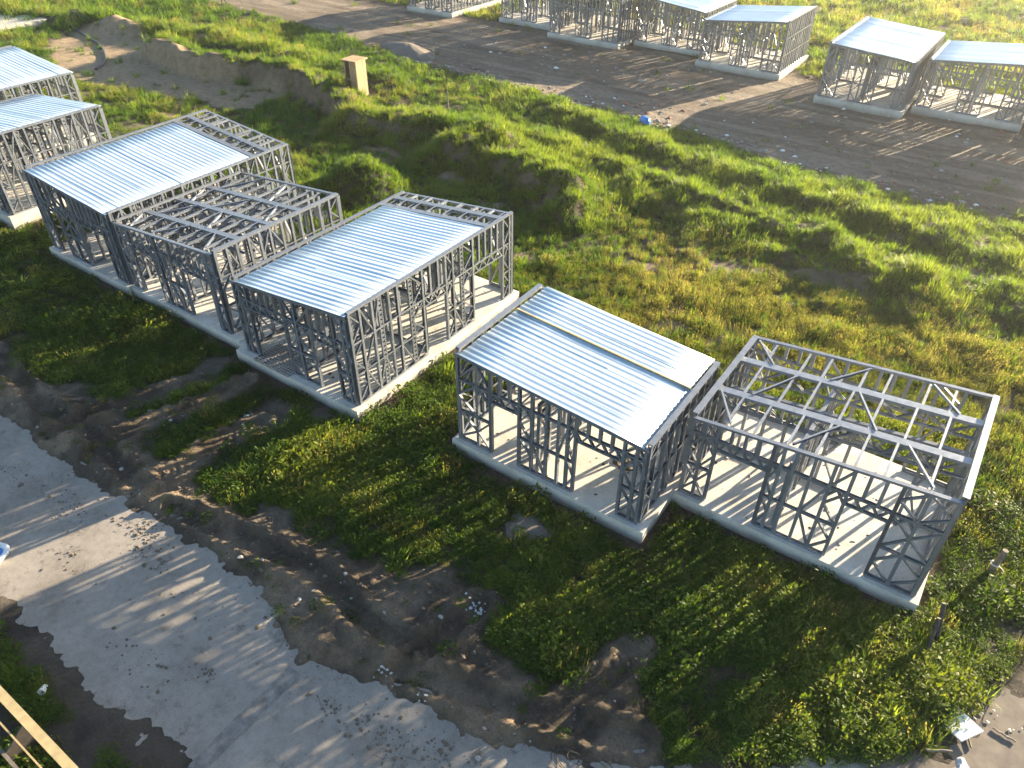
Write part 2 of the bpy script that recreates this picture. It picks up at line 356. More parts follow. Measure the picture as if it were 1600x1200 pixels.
pale = sstep(.30, .46, fbm(GX/2.3, GY/1.4, 210, 5))*sstep(20, 24, GY)*(1-sstep(40, 44, GY))
col = lerp3(col, pale*.8, (.24,.19,.125))
TANS = ((-30.2,31.0,2.6,.55),(-25.2,30.2,1.6,.5),(-21.5,28.6,1.3,.5),(-12.5,27.6,1.4,.4),(-45.5,27.5,3.5,.7),(-9.0,24.2,1.1,.4),(-8.5,29.8,1.6,.4))
def tans(x, y):
    m = np.zeros(np.shape(x))
    for a, b_, ra, rb in TANS: m = np.maximum(m, 1-sstep(.5, 1.15, np.hypot((x-a)/ra, (y-b_)/rb)+.5*fbm(x/.7, y/.5, 215, 4)))
    return m
col = lerp3(col, tans(GX, GY)*.9, (.36,.27,.17))
slope_y = np.gradient(GZ, axis=0)/np.maximum(np.gradient(GY, axis=0), 1e-3)
steep = sstep(.7, 1.2, slope_y)*sstep(27, 28, GY)
col = lerp3(col, steep*.8, (.27,.20,.13))
col = lerp3(col, sstep(-.2, .5, Z['sand']), (.42,.31,.19))
mudc = sstep(-.4, .35, Z['mud'])
mcol = lerp3(np.zeros(GX.shape+(3,))+np.array((.125,.094,.064)), sstep(-.2, .35, fbm(GX/1.3, GY/1.3, 220, 5)), (.30,.225,.15))
col = col*(1-mudc[..., None]) + mcol*mudc[..., None]
ver = sstep(-.2, .3, Z['road'])
vcol = lerp3(np.zeros(GX.shape+(3,))+np.array((.085,.066,.048)), sstep(0, .5, fbm(GX/.7, GY/.7, 225, 5)), (.045,.035,.027))
col = col*(1-ver[..., None]) + vcol*ver[..., None]
dcol = lerp3(np.zeros(GX.shape+(3,))+np.array((.21,.16,.112)), sstep(-.1, .3, fbm(GX/9, GY/.6, 230, 5)), (.30,.245,.185))
dcol = lerp3(dcol, sstep(.15, .5, fbm(GX/5, GY/1.2, 240, 5)), (.13,.098,.068))
dm = sstep(-.3, .5, Z['dirt'])
col = col*(1-dm[..., None]) + dcol*dm[..., None]
tr = (1-sstep(.30, .65, SD + .25*fbm(GX/.6, GY/.6, 250, 3)))*(1-ver)*(1-dm)
col = lerp3(col, tr, (.10,.072,.048))
for (px, py, pr) in ((-17.5,11.2,1.1), (-21.6,11.6,.9), (-16.3,12.0,.5), (-14.0,8.0,.8), (-7.4,12.0,1.0)):
    mm = 1-sstep(pr*.6, pr, np.hypot(GX-px, GY-py)+.5*fbm(GX/.6, GY/.6, 260, 4)); col = lerp3(col, mm, (.19,.155,.115))
wet = ver*sstep(-.15, .35, Z['verge'])*.95*sstep(-.5, .2, fbm(GX/1.5, GY/1.5, 270, 3)) + mudc*.35*sstep(0, .4, fbm(GX/.8, GY/.8, 271, 3))*(1-ver)

ny, nx = GX.shape
idx = np.arange(nx*ny).reshape(ny, nx)
quads = np.stack([idx[:-1, :-1], idx[:-1, 1:], idx[1:, 1:], idx[1:, :-1]], -1).reshape(-1, 4)
qd = Z['dirt'].ravel()[quads].mean(1) > .1
qs = (Z['sand'].ravel()[quads].mean(1) > .15) & ~qd
qm = ((Z['mud'].ravel()[quads].mean(1) > 0) | (Z['road'].ravel()[quads].mean(1) > -.05)) & ~qd
allv = np.stack([GX.ravel(), GY.ravel(), GZ.ravel()], -1); allc = col.reshape(-1, 3); allw = wet.ravel()
def sub_mesh(name, sel):
    q = quads[sel]; used, inv = np.unique(q.ravel(), return_inverse=True)
    me = bpy.data.meshes.new(name); n = len(used); f = len(q)
    me.vertices.add(n); me.vertices.foreach_set('co', allv[used].ravel().astype(np.float32))
    me.loops.add(f*4); me.loops.foreach_set('vertex_index', inv.astype(np.int32))
    me.polygons.add(f); me.polygons.foreach_set('loop_start', np.arange(0, f*4, 4, dtype=np.int32))
    me.polygons.foreach_set('use_smooth', np.ones(f, bool))
    a = me.attributes.new('col', 'FLOAT_COLOR', 'POINT'); a.data.foreach_set('color', np.c_[allc[used], np.ones(n)].ravel().astype(np.float32))
    a = me.attributes.new('wet', 'FLOAT', 'POINT'); a.data.foreach_set('value', allw[used].astype(np.float32))
    me.materials.append(SOIL); me.update(calc_edges=True); me.validate(); return me
tag(obj('ground', sub_mesh('ground', ~(qd | qs | qm))), 'uneven grassy building plot between the two rows of houses', kind='structure')
tag(obj('dirt_road', sub_mesh('dirt_road', qd)), 'brown dirt road in front of the far row of houses', kind='structure')
tag(obj('sand_clearing', sub_mesh('sand_clearing', qs)), 'pale sandy clearing below the cut bank', kind='structure')
tag(obj('mud_verge', sub_mesh('mud_verge', qm)), 'dark churned mud with tyre tracks along the concrete road', kind='structure')

# concrete road: one sheet, camera side of its far edge
mb = MB()
far_pts = [(p[0], p[1]+.22) for p in ROAD_FAR[:21]] + [(p[0]-.2, p[1]+.25) for p in ROAD_FAR[21:]]
far_pts = [(-160, 6.7)] + far_pts
bot = [(p[0], -30) for p in far_pts]
mb2 = [(x, y, -.452) for x, y in far_pts] + [(60, 30, -.452), (60, -40, -.452), (-160, -40, -.452)]
n = len(mb2); vs = mb2 + [(x, y, -.7) for x, y, _ in mb2]
fs = [tuple(range(n))[::-1]] + [tuple(range(n, 2*n))] + [(i, (i+1) % n, n+(i+1) % n, n+i) for i in range(n)]
me = mesh('road', vs, fs, ROAD); import bmesh
bm = bmesh.new(); bm.from_mesh(me); bmesh.ops.recalc_face_normals(bm, faces=bm.faces); bmesh.ops.triangulate(bm, faces=bm.faces); bm.to_mesh(me); bm.free()
tag(obj('road', me), 'pale cracked concrete road striped with long shadows', kind='structure')
TARM = mat_plain('dirty_tarmac', (.13,.11,.09), .85, var=.35, scale=3)
sp = [(p[0]-.2, p[1]+.25) for p in ROAD_FAR[24:]]; sp = [(1.2, 9.4), (1.9, 10.5)] + sp[2:] + [(30, 30), (30, 4), (6, 3)]
n = len(sp); me = mesh('side_road', [(x, y, -.446) for x, y in sp], [tuple(range(n))[::-1]], TARM)
bm = bmesh.new(); bm.from_mesh(me); bmesh.ops.triangulate(bm, faces=bm.faces); bmesh.ops.recalc_face_normals(bm, faces=bm.faces)
for f in bm.faces:
    if f.normal.z < 0: f.normal_flip()
bm.to_mesh(me); bm.free()
tag(obj('side_road', me), 'dirty dark tarmac in the bottom right corner', kind='structure')
# darker filled trench across the road
ASPH = mat_plain('trench_fill', (.19,.175,.155), .85, var=.45, scale=4)
pts = []
for i in range(26):
    y = 1.7+i*(5.15-1.7)/25; pts.append((y, -10.0+.05*fbm(y*3, 0, 5, 3)-.02, -9.62+.06*fbm(y*3, 4, 6, 3)))
vs = [(a, y, -.446) for y, a, b_ in pts]+[(b_, y, -.446) for y, a, b_ in pts]; m_ = len(pts)
tag(obj('road_patch', mesh('road_patch', vs, [(i, m_+i, m_+i+1, i+1) for i in range(m_-1)], ASPH)), 'dark filled trench crossing the pale concrete road', kind='structure')

# ------------------------------------------------------------------ steel frame members
def channel(name, w, fl, t=.004, mat=STEEL):
    # C section: web w across local x, flanges fl along local y, length 1 along z, centred on the web/flange box
    a, f = w/2, fl
    prof = [(-a,-f/2),(a,-f/2),(a,f/2),(a-t,f/2),(a-t,-f/2+t),(-a+t,-f/2+t),(-a+t,f/2),(-a,f/2)]
    vs = [(x, y, 0) for x, y in prof]+[(x, y, 1) for x, y in prof]
    fs = [(i, (i+1) % 8, 8+(i+1) % 8, 8+i) for i in range(8)]
    for o, rev in ((0, True), (8, False)):
        for q in ((0,1,4,5), (1,2,3,4), (5,6,7,0)):
            fs.append(tuple(o+i for i in (q[::-1] if rev else q)))
    return mesh(name, vs, fs, mat)
WT = .12
CH_STUD = channel('stud', WT-.012, .088)
CH_BRACE = channel('brace', .08, .052)
CH_RAIL = channel('rail', .09, .065)
CH_TRACK = channel('track', WT, .075)
CH_BEAM = channel('beam', .25, .09)
CH_PURL = channel('purlin', .09, .062)
# stud with a ladder of punched holes
mbp = MB()
for s in (-1, 1): mbp.box(s*.075-.022, s*.075+.022, -.035, .035, 0, 1)
for i in range(20): mbp.box(-.053, .053, -.03, .03, i/20+.001, i/20+.031)
LADDER = mbp.mesh('punched_stud', STEEL)

def mmx(p, q, side):
    """matrix taking unit z to p->q, local x near 'side'"""
    p = Vector(p); q = Vector(q); z = q-p; L = z.length; z = z/L
    x = Vector(side); x = (x - z*x.dot(z)).normalized(); y = z.cross(x)
    m = Matrix((x, y, z*L)).transposed().to_4x4(); m.translation = p; return m
def member(name, me, parent, p, q, side): return obj(name, me, parent, mmx(p, q, side))

def wall(parent, p0, p1, zt, studs, openings=(), seed=0, dense=.35, rails=(1.18, 2.38), simple=False, track_cap=None, ladder=(), cripple=.36, ends=True):
    """one stud wall: zt = (top at p0, top at p1); studs and openings measured from p0; openings (a, b, sill, head)"""
    rd = random.Random(seed); p0 = Vector((*p0, 0)); p1 = Vector((*p1, 0)); L = (p1-p0).length; d = (p1-p0)/L; nrm = Vector((-d.y, d.x, 0))
    top = lambda s: zt[0]+(zt[1]-zt[0])*s/L
    P = lambda s, z: p0+d*s+Vector((0, 0, z))
    # tracks are the frame itself
    mb = MB()
    mb.xform(CH_TRACK, mmx(P(0, top(0)-.04), P(L, top(L)-.04), -nrm))
    cuts = sorted([(a, b_) for a, b_, s_, h_ in openings if s_ < .05]); s0 = 0; low = []
    for a, b_ in cuts+[(L, L)]:
        if a-s0 > .05: low.append((s0, a))
        s0 = b_
    w = obj('wall_frame', mb.mesh('wall_frame', STEEL), parent)
    for a, b_ in low: member('bottom_track', CH_TRACK, w, P(a, .042), P(b_, .042), nrm)
    if track_cap:
        c = MB(); h = track_cap/2
        vs = [P(s, top(s)+z)+nrm*k for s in (0, L) for k, z in ((-h, .004), (h, .004), (h, .03), (-h, .03))]
        c.add(vs, [(0,1,5,4),(1,2,6,5),(2,3,7,6),(3,0,4,7),(0,3,2,1),(4,5,6,7)])
        obj('parapet_capping', c.mesh('parapet_capping', STEEL), w)
    inop = lambda s: next((o for o in openings if o[0]+.03 < s < o[1]-.03), None)
    studs = sorted(set([round(s, 3) for s in studs]+[round(v, 3) for o in openings for v in o[:2]]))
    body = [s for s in studs if not inop(s)]
    hr = rails[-1]
    for i, s in enumerate(body):
        s_ = min(max(s, .035), L-.035)
        if any(abs(s-k) < .04 for k in ladder): member('punched_stud', LADDER, w, P(s_, .05), P(s_, top(s_)-.05), d)
        else: member('stud', CH_STUD, w, P(s_, .05), P(s_, top(s_)-.05), nrm if (i % 2) else -nrm)
    # rails and lintels
    for z in rails:
        segs = []; s0 = 0
        for a, b_, si, he in sorted(openings):
            if si < z < he+.02: segs.append((s0, a)); s0 = b_
        segs.append((s0, L))
        for a, b_ in segs:
            if b_-a > .12 and z < min(top(a), top(b_))-.15: member('nogging', CH_RAIL, w, P(a+.02, z), P(b_-.02, z), (0, 0, 1) if simple else nrm)
    for a, b_, si, he in openings:
        a2 = max(a-.0, 0); b2 = b_
        member('lintel', CH_RAIL, w, P(a2+.03, he), P(b2-.03, he), nrm)
        if si > .1: member('sill', CH_RAIL, w, P(a+.03, si), P(b_-.03, si), nrm)
        if hr-he > .15:
            ex = [s for s in body if s < a-.2]; ea = ex[-1] if ex and not simple else a
            ex = [s for s in body if s > b_+.2]; eb = ex[0] if ex and not simple else b_
            nz = max(2, int(round((eb-ea)/.24))); nz += nz % 2
            for k in range(nz):
                sA = ea+(eb-ea)*k/nz; sB = ea+(eb-ea)*(k+1)/nz; zA, zB = (he, hr) if k % 2 == 0 else (hr, he)
                member('lintel_web', CH_BRACE, w, P(sA, zA), P(sB, zB), nrm)
        nc = max(1, int(round((b_-a)/cripple)))
        for k in range(1, nc):
            s = a+(b_-a)*k/nc
            if top(s)-hr > .25: member('cripple_stud', CH_STUD, w, P(s, max(hr, he)+.03), P(s, top(s)-.05), nrm)
            if si > .3: member('cripple_stud', CH_STUD, w, P(s, .05), P(s, si-.03), nrm)
    # braces
    lv = [0.06]+list(rails)
    for i in range(len(body)-1):
        a, b_ = body[i], body[i+1]
        if b_-a < .2 or any(o[0]-.03 <= a and b_ <= o[1]+.03 for o in openings): continue
        edge = (ends and (i == 0 or i == len(body)-2)) or any(abs(a-o[1]) < .05 or abs(b_-o[0]) < .05 for o in openings)
        for k, z0 in enumerate(lv):
            z1 = lv[k+1] if k+1 < len(lv) else min(top(a), top(b_))-.06
            if z1-z0 < .25: continue
            if edge or rd.random() < dense:
                up = (i+k) % 2 == 0
                zm = (z0+z1)/2
                if z1-z0 > .9 and edge:
                    member('brace', CH_BRACE, w, P(a, z0), P(b_, zm), nrm) if up else member('brace', CH_BRACE, w, P(b_, z0), P(a, zm), nrm)
                    member('brace', CH_BRACE, w, P(b_, zm), P(a, z1), nrm) if up else member('brace', CH_BRACE, w, P(a, zm), P(b_, z1), nrm)
                else:
                    member('brace', CH_BRACE, w, P(a, z0 if up else z1), P(b_, z1 if up else z0), nrm)
    return w

def auto_studs(L, openings, rd, sp=.6):
    pts = sorted(set([0, L]+[v for o in openings for v in o[:2]])); out = []
    for a, b_ in zip(pts, pts[1:]):
        out.append(a)
        if any(o[0]-.01 <= a and b_ <= o[1]+.01 for o in openings): continue
        n = max(1, int(math.ceil((b_-a)/sp-.15)))
        out += [a+(b_-a)*(k+rd.uniform(-.08, .08))/n for k in range(1, n)]
    return out+[L]

PITCHR = .23
def roof_sheet(parent, x0, x1, y0, y1, zf):
    n = max(1, int(round((y1-y0)/(PITCHR*3)))); q = random.Random(int(abs(x0*77+y0*31)*100))
    for k in range(n):
        ov = .03 if k else 0; t = q.uniform(-.002, .002)
        one_sheet(parent, x0+q.uniform(-.012, .012), x1+q.uniform(-.012, .012), y0+(y1-y0)*k/n-ov, y0+(y1-y0)*(k+1)/n, lambda x: zf(x)+(.004 if k % 2 else 0)+t*(x-x0), y0)
def one_sheet(parent, x0, x1, y0, y1, zf, yref, mat=SHEET, name='roof_sheet'):
    """corrugations run along x; zf(x) height"""
    n = int(round((y1-y0)/PITCHR*8)); ys = np.linspace(y0, y1, n+1); hh = .0085*np.cos((ys-yref)*2*math.pi/PITCHR)
    nxs = 6; xs = np.linspace(x0, x1, nxs); vs = []; fs = []
    for lay in (0, -.006):
        for i, x in enumerate(xs):
            sag = .006*math.sin(i*2.1)
            vs += [(x, y, zf(x)+h+lay+sag) for y, h in zip(ys, hh)]
    W = n+1; T = nxs*W
    for i in range(nxs-1):
        for j in range(n):
            a = i*W+j; fs.append((a, a+W, a+W+1, a+1)); fs.append((T+a, T+a+1, T+a+W+1, T+a+W))
    for j in range(n):
        fs.append((j, j+1, T+j+1, T+j)); a = (nxs-1)*W+j; fs.append((a, T+a, T+a+1, a+1))
    for i in range(nxs-1):
        a = i*W; fs.append((a, T+a, T+a+W, a+W)); a = i*W+n; fs.append((a, a+W, T+a+W, T+a))
    return obj(name, mesh(name, vs, fs, mat, True), parent)

def truss(parent, x0, x1, y, zf, depth=.5, seed=0):
    """roof truss along x: wide channel top chord, bottom chord, webs"""
    mb = MB(); mb.xform(CH_BEAM, mmx((x0, y, zf(x0)), (x1, y, zf(x1)), (0, -1, 0)))
    mb.xform(CH_PURL, mmx((x0, y, zf(x0)-depth), (x1, y, zf(x1)-depth), (0, 1, 0)))
    t = obj('roof_truss', mb.mesh('roof_truss', STEEL), parent)
    n = int((x1-x0)/.62); n += n % 2
    for k in range(n):
        a = x0+.05+(x1-x0-.1)*k/n; b_ = x0+.05+(x1-x0-.1)*(k+1)/n
        za, zb = (zf(a)-.04, zf(b_)-depth) if k % 2 == 0 else (zf(a)-depth, zf(b_)-.04)
        member('web', CH_BRACE, t, (a, y, za), (b_, y, zb), (0, 1, 0))
    return t

def house(key, label, fstuds=None, fop=None, rstuds=None, rop=None, rladder=(), dense=.35, lop=None, bop=None, far=False, parts=True, rcap=None, lcap=None, group=None, partition=()):
    h = HOUSES[key]; x0, x1, y0, y1 = h['b']; w = x1-x0; dp = y1-y0; zl, zr, z0 = h['zl'], h['zr'], h['z0']
    root = empty('house_frame', ((x0+x1)/2, (y0+y1)/2, z0)); cx, cy = (x0+x1)/2, (y0+y1)/2
    tag(root, label, 'house frame', group)
    rd = random.Random(key); sheet = h['roof'] == 'sheet'
    a, b_, c, e = slab_rect(key); mb = MB()
    # slab with slightly uneven edge
    n = 14; top = []
    for i in range(n): top.append((a+(b_-a)*i/n, c))
    for i in range(n): top.append((b_, c+(e-c)*i/n))
    for i in range(n): top.append((b_-(b_-a)*i/n, e))
    for i in range(n): top.append((a, e-(e-c)*i/n))
    jit = [rd.uniform(-.01, .01) for _ in top]; N = len(top)
    vt = [(x-cx, y-cy, 0) for x, y in top]; vb = [(x-cx+j, y-cy+j*.7-.0, -.30+j*.5) for (x, y), j in zip(top, jit)]
    vb2 = [(x-cx, y-cy, -.8) for x, y in top]; lip = [(x-cx+(j*.4), y-cy+(j*.4), -.012) for (x, y), j in zip(top, jit)]
    vs = vt+lip+vb+vb2; fs = [tuple(range(N))]
    for k in range(3):
        for i in range(N): fs.append((k*N+i, (k+1)*N+i, (k+1)*N+(i+1) % N, k*N+(i+1) % N))
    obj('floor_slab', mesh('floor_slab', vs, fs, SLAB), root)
    X0, X1, Y0, Y1 = -w/2+WT/2, w/2-WT/2, -dp/2+WT/2, dp/2-WT/2
    zx = lambda x: zl+(zr-zl)*(x+w/2)/w
    drop = .11 if sheet else .06
    # front
    if fop is None:
        fop = [(.19*w, .36*w, 0, 2.02), (.62*w, .86*w, 0, 2.02)] if rd.random() < .6 else [(.14*w, .38*w, 0, 2.02), (.60*w, .76*w, 0, 2.02)]
    fs_ = fstuds or auto_studs(w-WT, fop, rd, .55)
    wall(root, (X0, Y0), (X1, Y0), (zx(X0)-drop, zx(X1)-drop), fs_, fop, rd.random(), dense+.1)
    # right, left, back: side walls run between front and back walls
    g = .07; SL = dp-WT-2*g
    rop = rop if rop is not None else [(SL*.42, SL*.56, 0, 2.02), (SL*.74, SL*.88, .95, 2.02)]
    wall(root, (X1, Y0+g), (X1, Y1-g), (zr, zr), rstuds or auto_studs(SL, rop, rd, .5), rop, rd.random(), dense, ladder=rladder, track_cap=rcap)
    lop = lop if lop is not None else [(SL*.3, SL*.42, .95, 2.02)]
    wall(root, (X0, Y0+g), (X0, Y1-g), (zl, zl), auto_studs(SL, lop, rd, .6), lop, rd.random(), dense*.6, track_cap=lcap)
    bop = bop if bop is not None else [(w*.2, w*.38, .95, 2.02), (w*.62, w*.78, 0, 2.02)]
    wall(root, (X0, Y1), (X1, Y1), (zx(X0)-drop, zx(X1)-drop), auto_studs(w-WT, bop, rd, .66), bop, rd.random(), dense*.25, rails=(2.38,), ends=False)
    # inner partitions
    for (kind, f, op) in partition:
        if kind == 'y':     # runs along y at fraction f of the width
            xx = X0+(X1-X0)*f; t = zx(xx)-.62
            wall(root, (xx, Y0+.15), (xx, Y1-.15), (t, t), auto_studs(Y1-Y0-.3, op, rd, .66), op, rd.random(), .15, rails=(2.2,), ends=False)
        else:
            yy = Y0+(Y1-Y0)*f
            wall(root, (X0+.12, yy), (X1-.12, yy), (zx(X0)-.62, zx(X1)-.62), auto_studs(X1-X0-.24, op, rd, .66), op, rd.random(), .15, rails=(2.2,), ends=False)
    # roof
    if sheet:
        ins_l, ins_r = h.get('ins', (.2, .1)); zf = lambda x: zx(x)-.055
        ye = (h['ry']-cy) if h.get('ry') else Y1+.06
        if key == 'H4':
            ym = 16.48-cy
            roof_sheet(root, -w/2+ins_l, w/2-ins_r, Y0-.09, ym+.06, lambda x: zf(x)-.012)
            roof_sheet(root, -w/2+ins_l+.02, w/2-ins_r-.06, ym, ye, lambda x: zf(x)+.014)
            mb = MB(); xa, xb = -w/2+ins_l+.02, w/2-ins_r-.06
            mb.add([(x, yy, zf(x)+.040+zz) for x in (xa, xb) for yy, zz in ((ym-.02, -.03), (ym+.035, -.03), (ym+.035, .006), (ym-.02, .006))], [(0,1,5,4),(1,2,6,5),(2,3,7,6),(3,0,4,7),(0,3,2,1),(4,5,6,7)])
            obj('lap_seal', mb.mesh('lap_seal', mat_plain('ochre_foam', (.42,.33,.16), .8)), root)
        else:
            roof_sheet(root, -w/2+ins_l, w/2-ins_r, Y0-.09, ye, zf)
        npur = int(w/1.1)
        for k in range(npur+1):
            xx = X0+.3+(X1-X0-.6)*k/npur
            member('purlin', CH_PURL, root, (xx, Y0+.08, zf(xx)-.075), (xx, Y1-.08, zf(xx)-.075), (0, 0, 1))
        # fascia strip under the front sheet edge
        mb = MB(); yA, yB = Y0-.075, Y0-.062
        mb.add([(x, yy, zf(x)-zz) for x in (-w/2+.02, w/2-.02) for yy, zz in ((yA, .12), (yB, .12), (yB, .028), (yA, .028))], [(0,1,5,4),(1,2,6,5),(2,3,7,6),(3,0,4,7),(0,3,2,1),(4,5,6,7)])
        obj('fascia', mb.mesh('fascia', STEELD), root)
        for fy in ((.25, .5, .75) if not far else (.5,)):
            truss(root, X0+.1, X1-.1, Y0+(Y1-Y0)*fy, lambda x: zf(x)-.17, .42)
        if h.get('ry'):
            rows = [ye+.14, ye+.95]
            for yy in rows: member('roof_beam', CH_BEAM, root, (X0+.08, yy, zf(X0)-.03), (X1-.08, yy, zf(X1)-.03), (0, -1, 0))
            nn = int(w/.8)
            for k in range(1, nn):
                xx = X0+(X1-X0)*k/nn
                member('rafter', CH_PURL, root, (xx, ye+.2, zf(xx)-.02), (xx, Y1-.08, zf(xx)-.02), (0, 0, 1))
    else:
        zf = lambda x: zx(x)-.11
        rows = h['beams'] if 'beams' in h else [.28, .52, .76]
        ys = [Y0+(Y1-Y0)*f for f in rows]
        for yy in ys: truss(root, X0+.08, X1-.08, yy, zf, .52)
        bays = [Y0+.07]+ys+[Y1-.07]; nn = int(round(w/.78))
        for i, (ya, yb) in enumerate(zip(bays, bays[1:])):
            for k in range(1, nn):
                xx = X0+(X1-X0)*(k+.12*math.sin(k*3+i))/nn
                member('purlin', CH_PURL, root, (xx, ya+.1, zf(xx)-.0), (xx, yb-.1, zf(xx)-.0), (0, 0, 1))
            for k in range(i % 2, nn-1, 3):
                xa = X0+(X1-X0)*(k+.2)/nn; xb = X0+(X1-X0)*(k+1.2)/nn
                if k % 2: member('brace', CH_BRACE, root, (xa, ya+.1, zf(xa)+.035), (xb, yb-.1, zf(xb)+.035), (0, 0, 1))
                else: member('brace', CH_BRACE, root, (xb, ya+.1, zf(xb)+.035), (xa, yb-.1, zf(xa)+.035), (0, 0, 1))
    return root

HOUSES['H3']['ins'] = (.32, .02); HOUSES['H1']['ins'] = (.24, .03); HOUSES['H4']['ins'] = (.2, .16)
HOUSES['H5']['beams'] = [.34, .71]; HOUSES['H2']['beams'] = [.22, .46, .70]
for k in ('L1', 'L2', 'F1', 'F3', 'F4', 'F5', 'F6', 'F7', 'F8'): HOUSES[k]['ins'] = (.14, .06)
def rel(k, xs): return [x-HOUSES[k]['b'][0] - (WT/2 if x > HOUSES[k]['b'][0]+.1 else 0) for x in xs]
def relo(k, ops): return [(a-HOUSES[k]['b'][0]-WT/2, b_-HOUSES[k]['b'][0]-WT/2, s, t) for a, b_, s, t in ops]
def ry(k, ys): return [max(0, y-HOUSES[k]['b'][2]-WT/2-.07) for y in ys]

house('H5', 'roofless steel house frame at the right end of the near row', [0, .4, .8, 2.25, 2.5, 2.82, 3.27, 3.75, 4.2, 5.3, 5.85, 6.49], relo('H5', [(-3.97, -2.49, 0, 2.05), (-.53, .56, 0, 2.05)]),
      rop=[(1.6, 2.6, .95, 2.05)], lop=[], bop=[(.6, 2.2, .6, 2.05), (3.3, 5.2, 0, 2.05)], rcap=.16, lcap=.17, dense=.4, partition=[('y', .42, [(1.0, 1.85, 0, 2.0)]), ('x', .56, [(3.6, 5.4, 0, 2.0)])])
house('H4', 'steel house frame with two-step corrugated roof beside the roofless end frame', [0, .75, 1.25, 2.26, 2.7, 3.2, 3.6, 3.9, 4.15, 5.63, 6.0, 6.28], relo('H4', [(-10.19, -9.16, 0, 2.05), (-7.27, -5.79, 0, 2.05)]),
      rop=[], lop=[(1.2, 2.0, .95, 2.05)], bop=[(.7, 2.3, .6, 2.05), (3.7, 5.4, 0, 2.05)], lcap=.15, rcap=.15, partition=[('y', .45, [(.6, 1.5, 0, 2.0)])])
house('H3', 'deep steel house frame with roof sheets in the middle of the near row', [0, .3, .66, 2.48, 3.08, 3.82, 4.88, 5.3, 5.52], relo('H3', [(-20.02, -18.2, 0, 2.05), (-16.86, -15.8, 0, 2.05)]),
      rstuds=ry('H3', [12.81, 13.43, 13.98, 14.34, 14.75, 15.17, 15.8, 16.41, 17.66, 18.06, 18.58, 19.22, 21.13, 21.55]) + [8.82], rop=[(3.47, 4.72, 0, 2.05), (6.28, 8.19, 0, 2.05)], rladder=ry('H3', [14.34, 15.8, 18.58]), lop=[],
      dense=.45, partition=[('y', .5, [(1.5, 2.4, 0, 2.0), (5.0, 5.9, 0, 2.0)]), ('x', .42, [(1.0, 1.9, 0, 2.0)]), ('x', .72, [(3.4, 4.3, 0, 2.0)])])
house('H2', 'roofless steel house frame joined between two roofed frames', [0, .4, .8, 2.17, 2.5, 2.85, 3.4, 3.88, 5.7, 6.15], relo('H2', [(-27.42, -25.99, 0, 2.05), (-24.28, -22.55, 0, 2.05)]),
      rop=[], lop=[], dense=.45, rcap=.14, partition=[('y', .5, [(1.5, 2.4, 0, 2.0)]), ('x', .5, [(1.0, 1.9, 0, 2.0), (4, 4.9, 0, 2)])])
house('H1', 'deep roofed steel house frame left of the roofless joined frame', [0, .35, .73, 1.58, 2.3, 3.01, 4.99, 5.4, 5.74], relo('H1', [(-33.42, -32.57, 0, 2.05), (-31.14, -29.16, 0, 2.05)]),
      rop=[], lop=[], dense=.5, partition=[('y', .5, [(1.5, 2.4, 0, 2.0)]), ('x', .42, [(1.0, 1.9, 0, 2.0)])])
house('L1', 'roofed steel house frame cut by the left picture edge', dense=.55, rop=[], rladder=(1.0, 2.4, 3.8, 5.0), partition=[('y', .5, [(1.5, 2.4, 0, 2.0)]), ('x', .5, [])])
house('L2', 'blue-white roofed steel frame behind the one at the left edge', dense=.5, rop=[], partition=[('y', .5, [])])
FG = 'far row of house frames'
pt = [('y', .5, [(1.2, 2.1, 0, 2.0)]), ('x', .5, [(1.0, 1.9, 0, 2.0)])]
house('F1', 'shaded steel frame cut by the top edge, leftmost of the far row', far=True, group=FG, partition=pt)
house('F2', 'steel house frame second from left in the far row', far=True, group=FG, partition=pt)
house('F3', 'tall sunlit steel frame whose slab corner juts onto the dirt road', far=True, group=FG, partition=pt)
house('F4', 'white-roofed steel frame set back left of the square roofed frame, far row', far=True, group=FG, partition=pt)
house('F5', 'sunlit steel frame with pale roof left of the grass gap, far row', far=True, group=FG, partition=pt, rop=[])
house('F6', 'deep steel frame with white roof right of the grass gap, far row', far=True, group=FG, partition=pt)
house('F7', 'white-roofed steel frame near the right edge of the far row', far=True, group=FG, partition=pt)
house('F8', 'steel frame at the extreme right edge of the far row, mostly cut off', far=True, group=FG, partition=pt[:1])

# step of slab between the joined frame and the deep frame
mb = MB(); mb.box(-21.38, -21.10, 12.95, 19.3, -.7, -.03)
tag(obj('slab_step', mb.mesh('slab_step', SLAB)), 'narrow concrete strip joining two slabs of the near row', kind='structure')
# bare slab far left
mb = MB(); mb.box(-5, 5, -2.4, 2.4, -.6, 0)
o = tag(obj('bare_slab', mb.mesh('bare_slab', PALE)), 'empty pale concrete floor slab at the top left corner', 'concrete slab'); o.location = (-81.2, 34.0, .15)

#SPLIT_DETAILS
# ------------------------------------------------------------------ small things
def lump(r, seed, sub=1, amp=.35, flat=.6):
    bm = bmesh.new(); bmesh.ops.create_icosphere(bm, subdivisions=sub, radius=1); q = random.Random(seed); off = q.uniform(0, 99)
    for v in bm.verts:
        n = float(vnoise(v.co.x*1.7+off, v.co.y*1.7+v.co.z*2.3+off, seed)); v.co *= r*(1+amp*(n*2-1)); v.co.z *= flat
    vs = [tuple(v.co) for v in bm.verts]; fs = [tuple(v.index for v in f.verts) for f in bm.faces]; bm.free(); return vs, fs
gz = lambda x, y: float(height(np.array([x]), np.array([y]))[0])

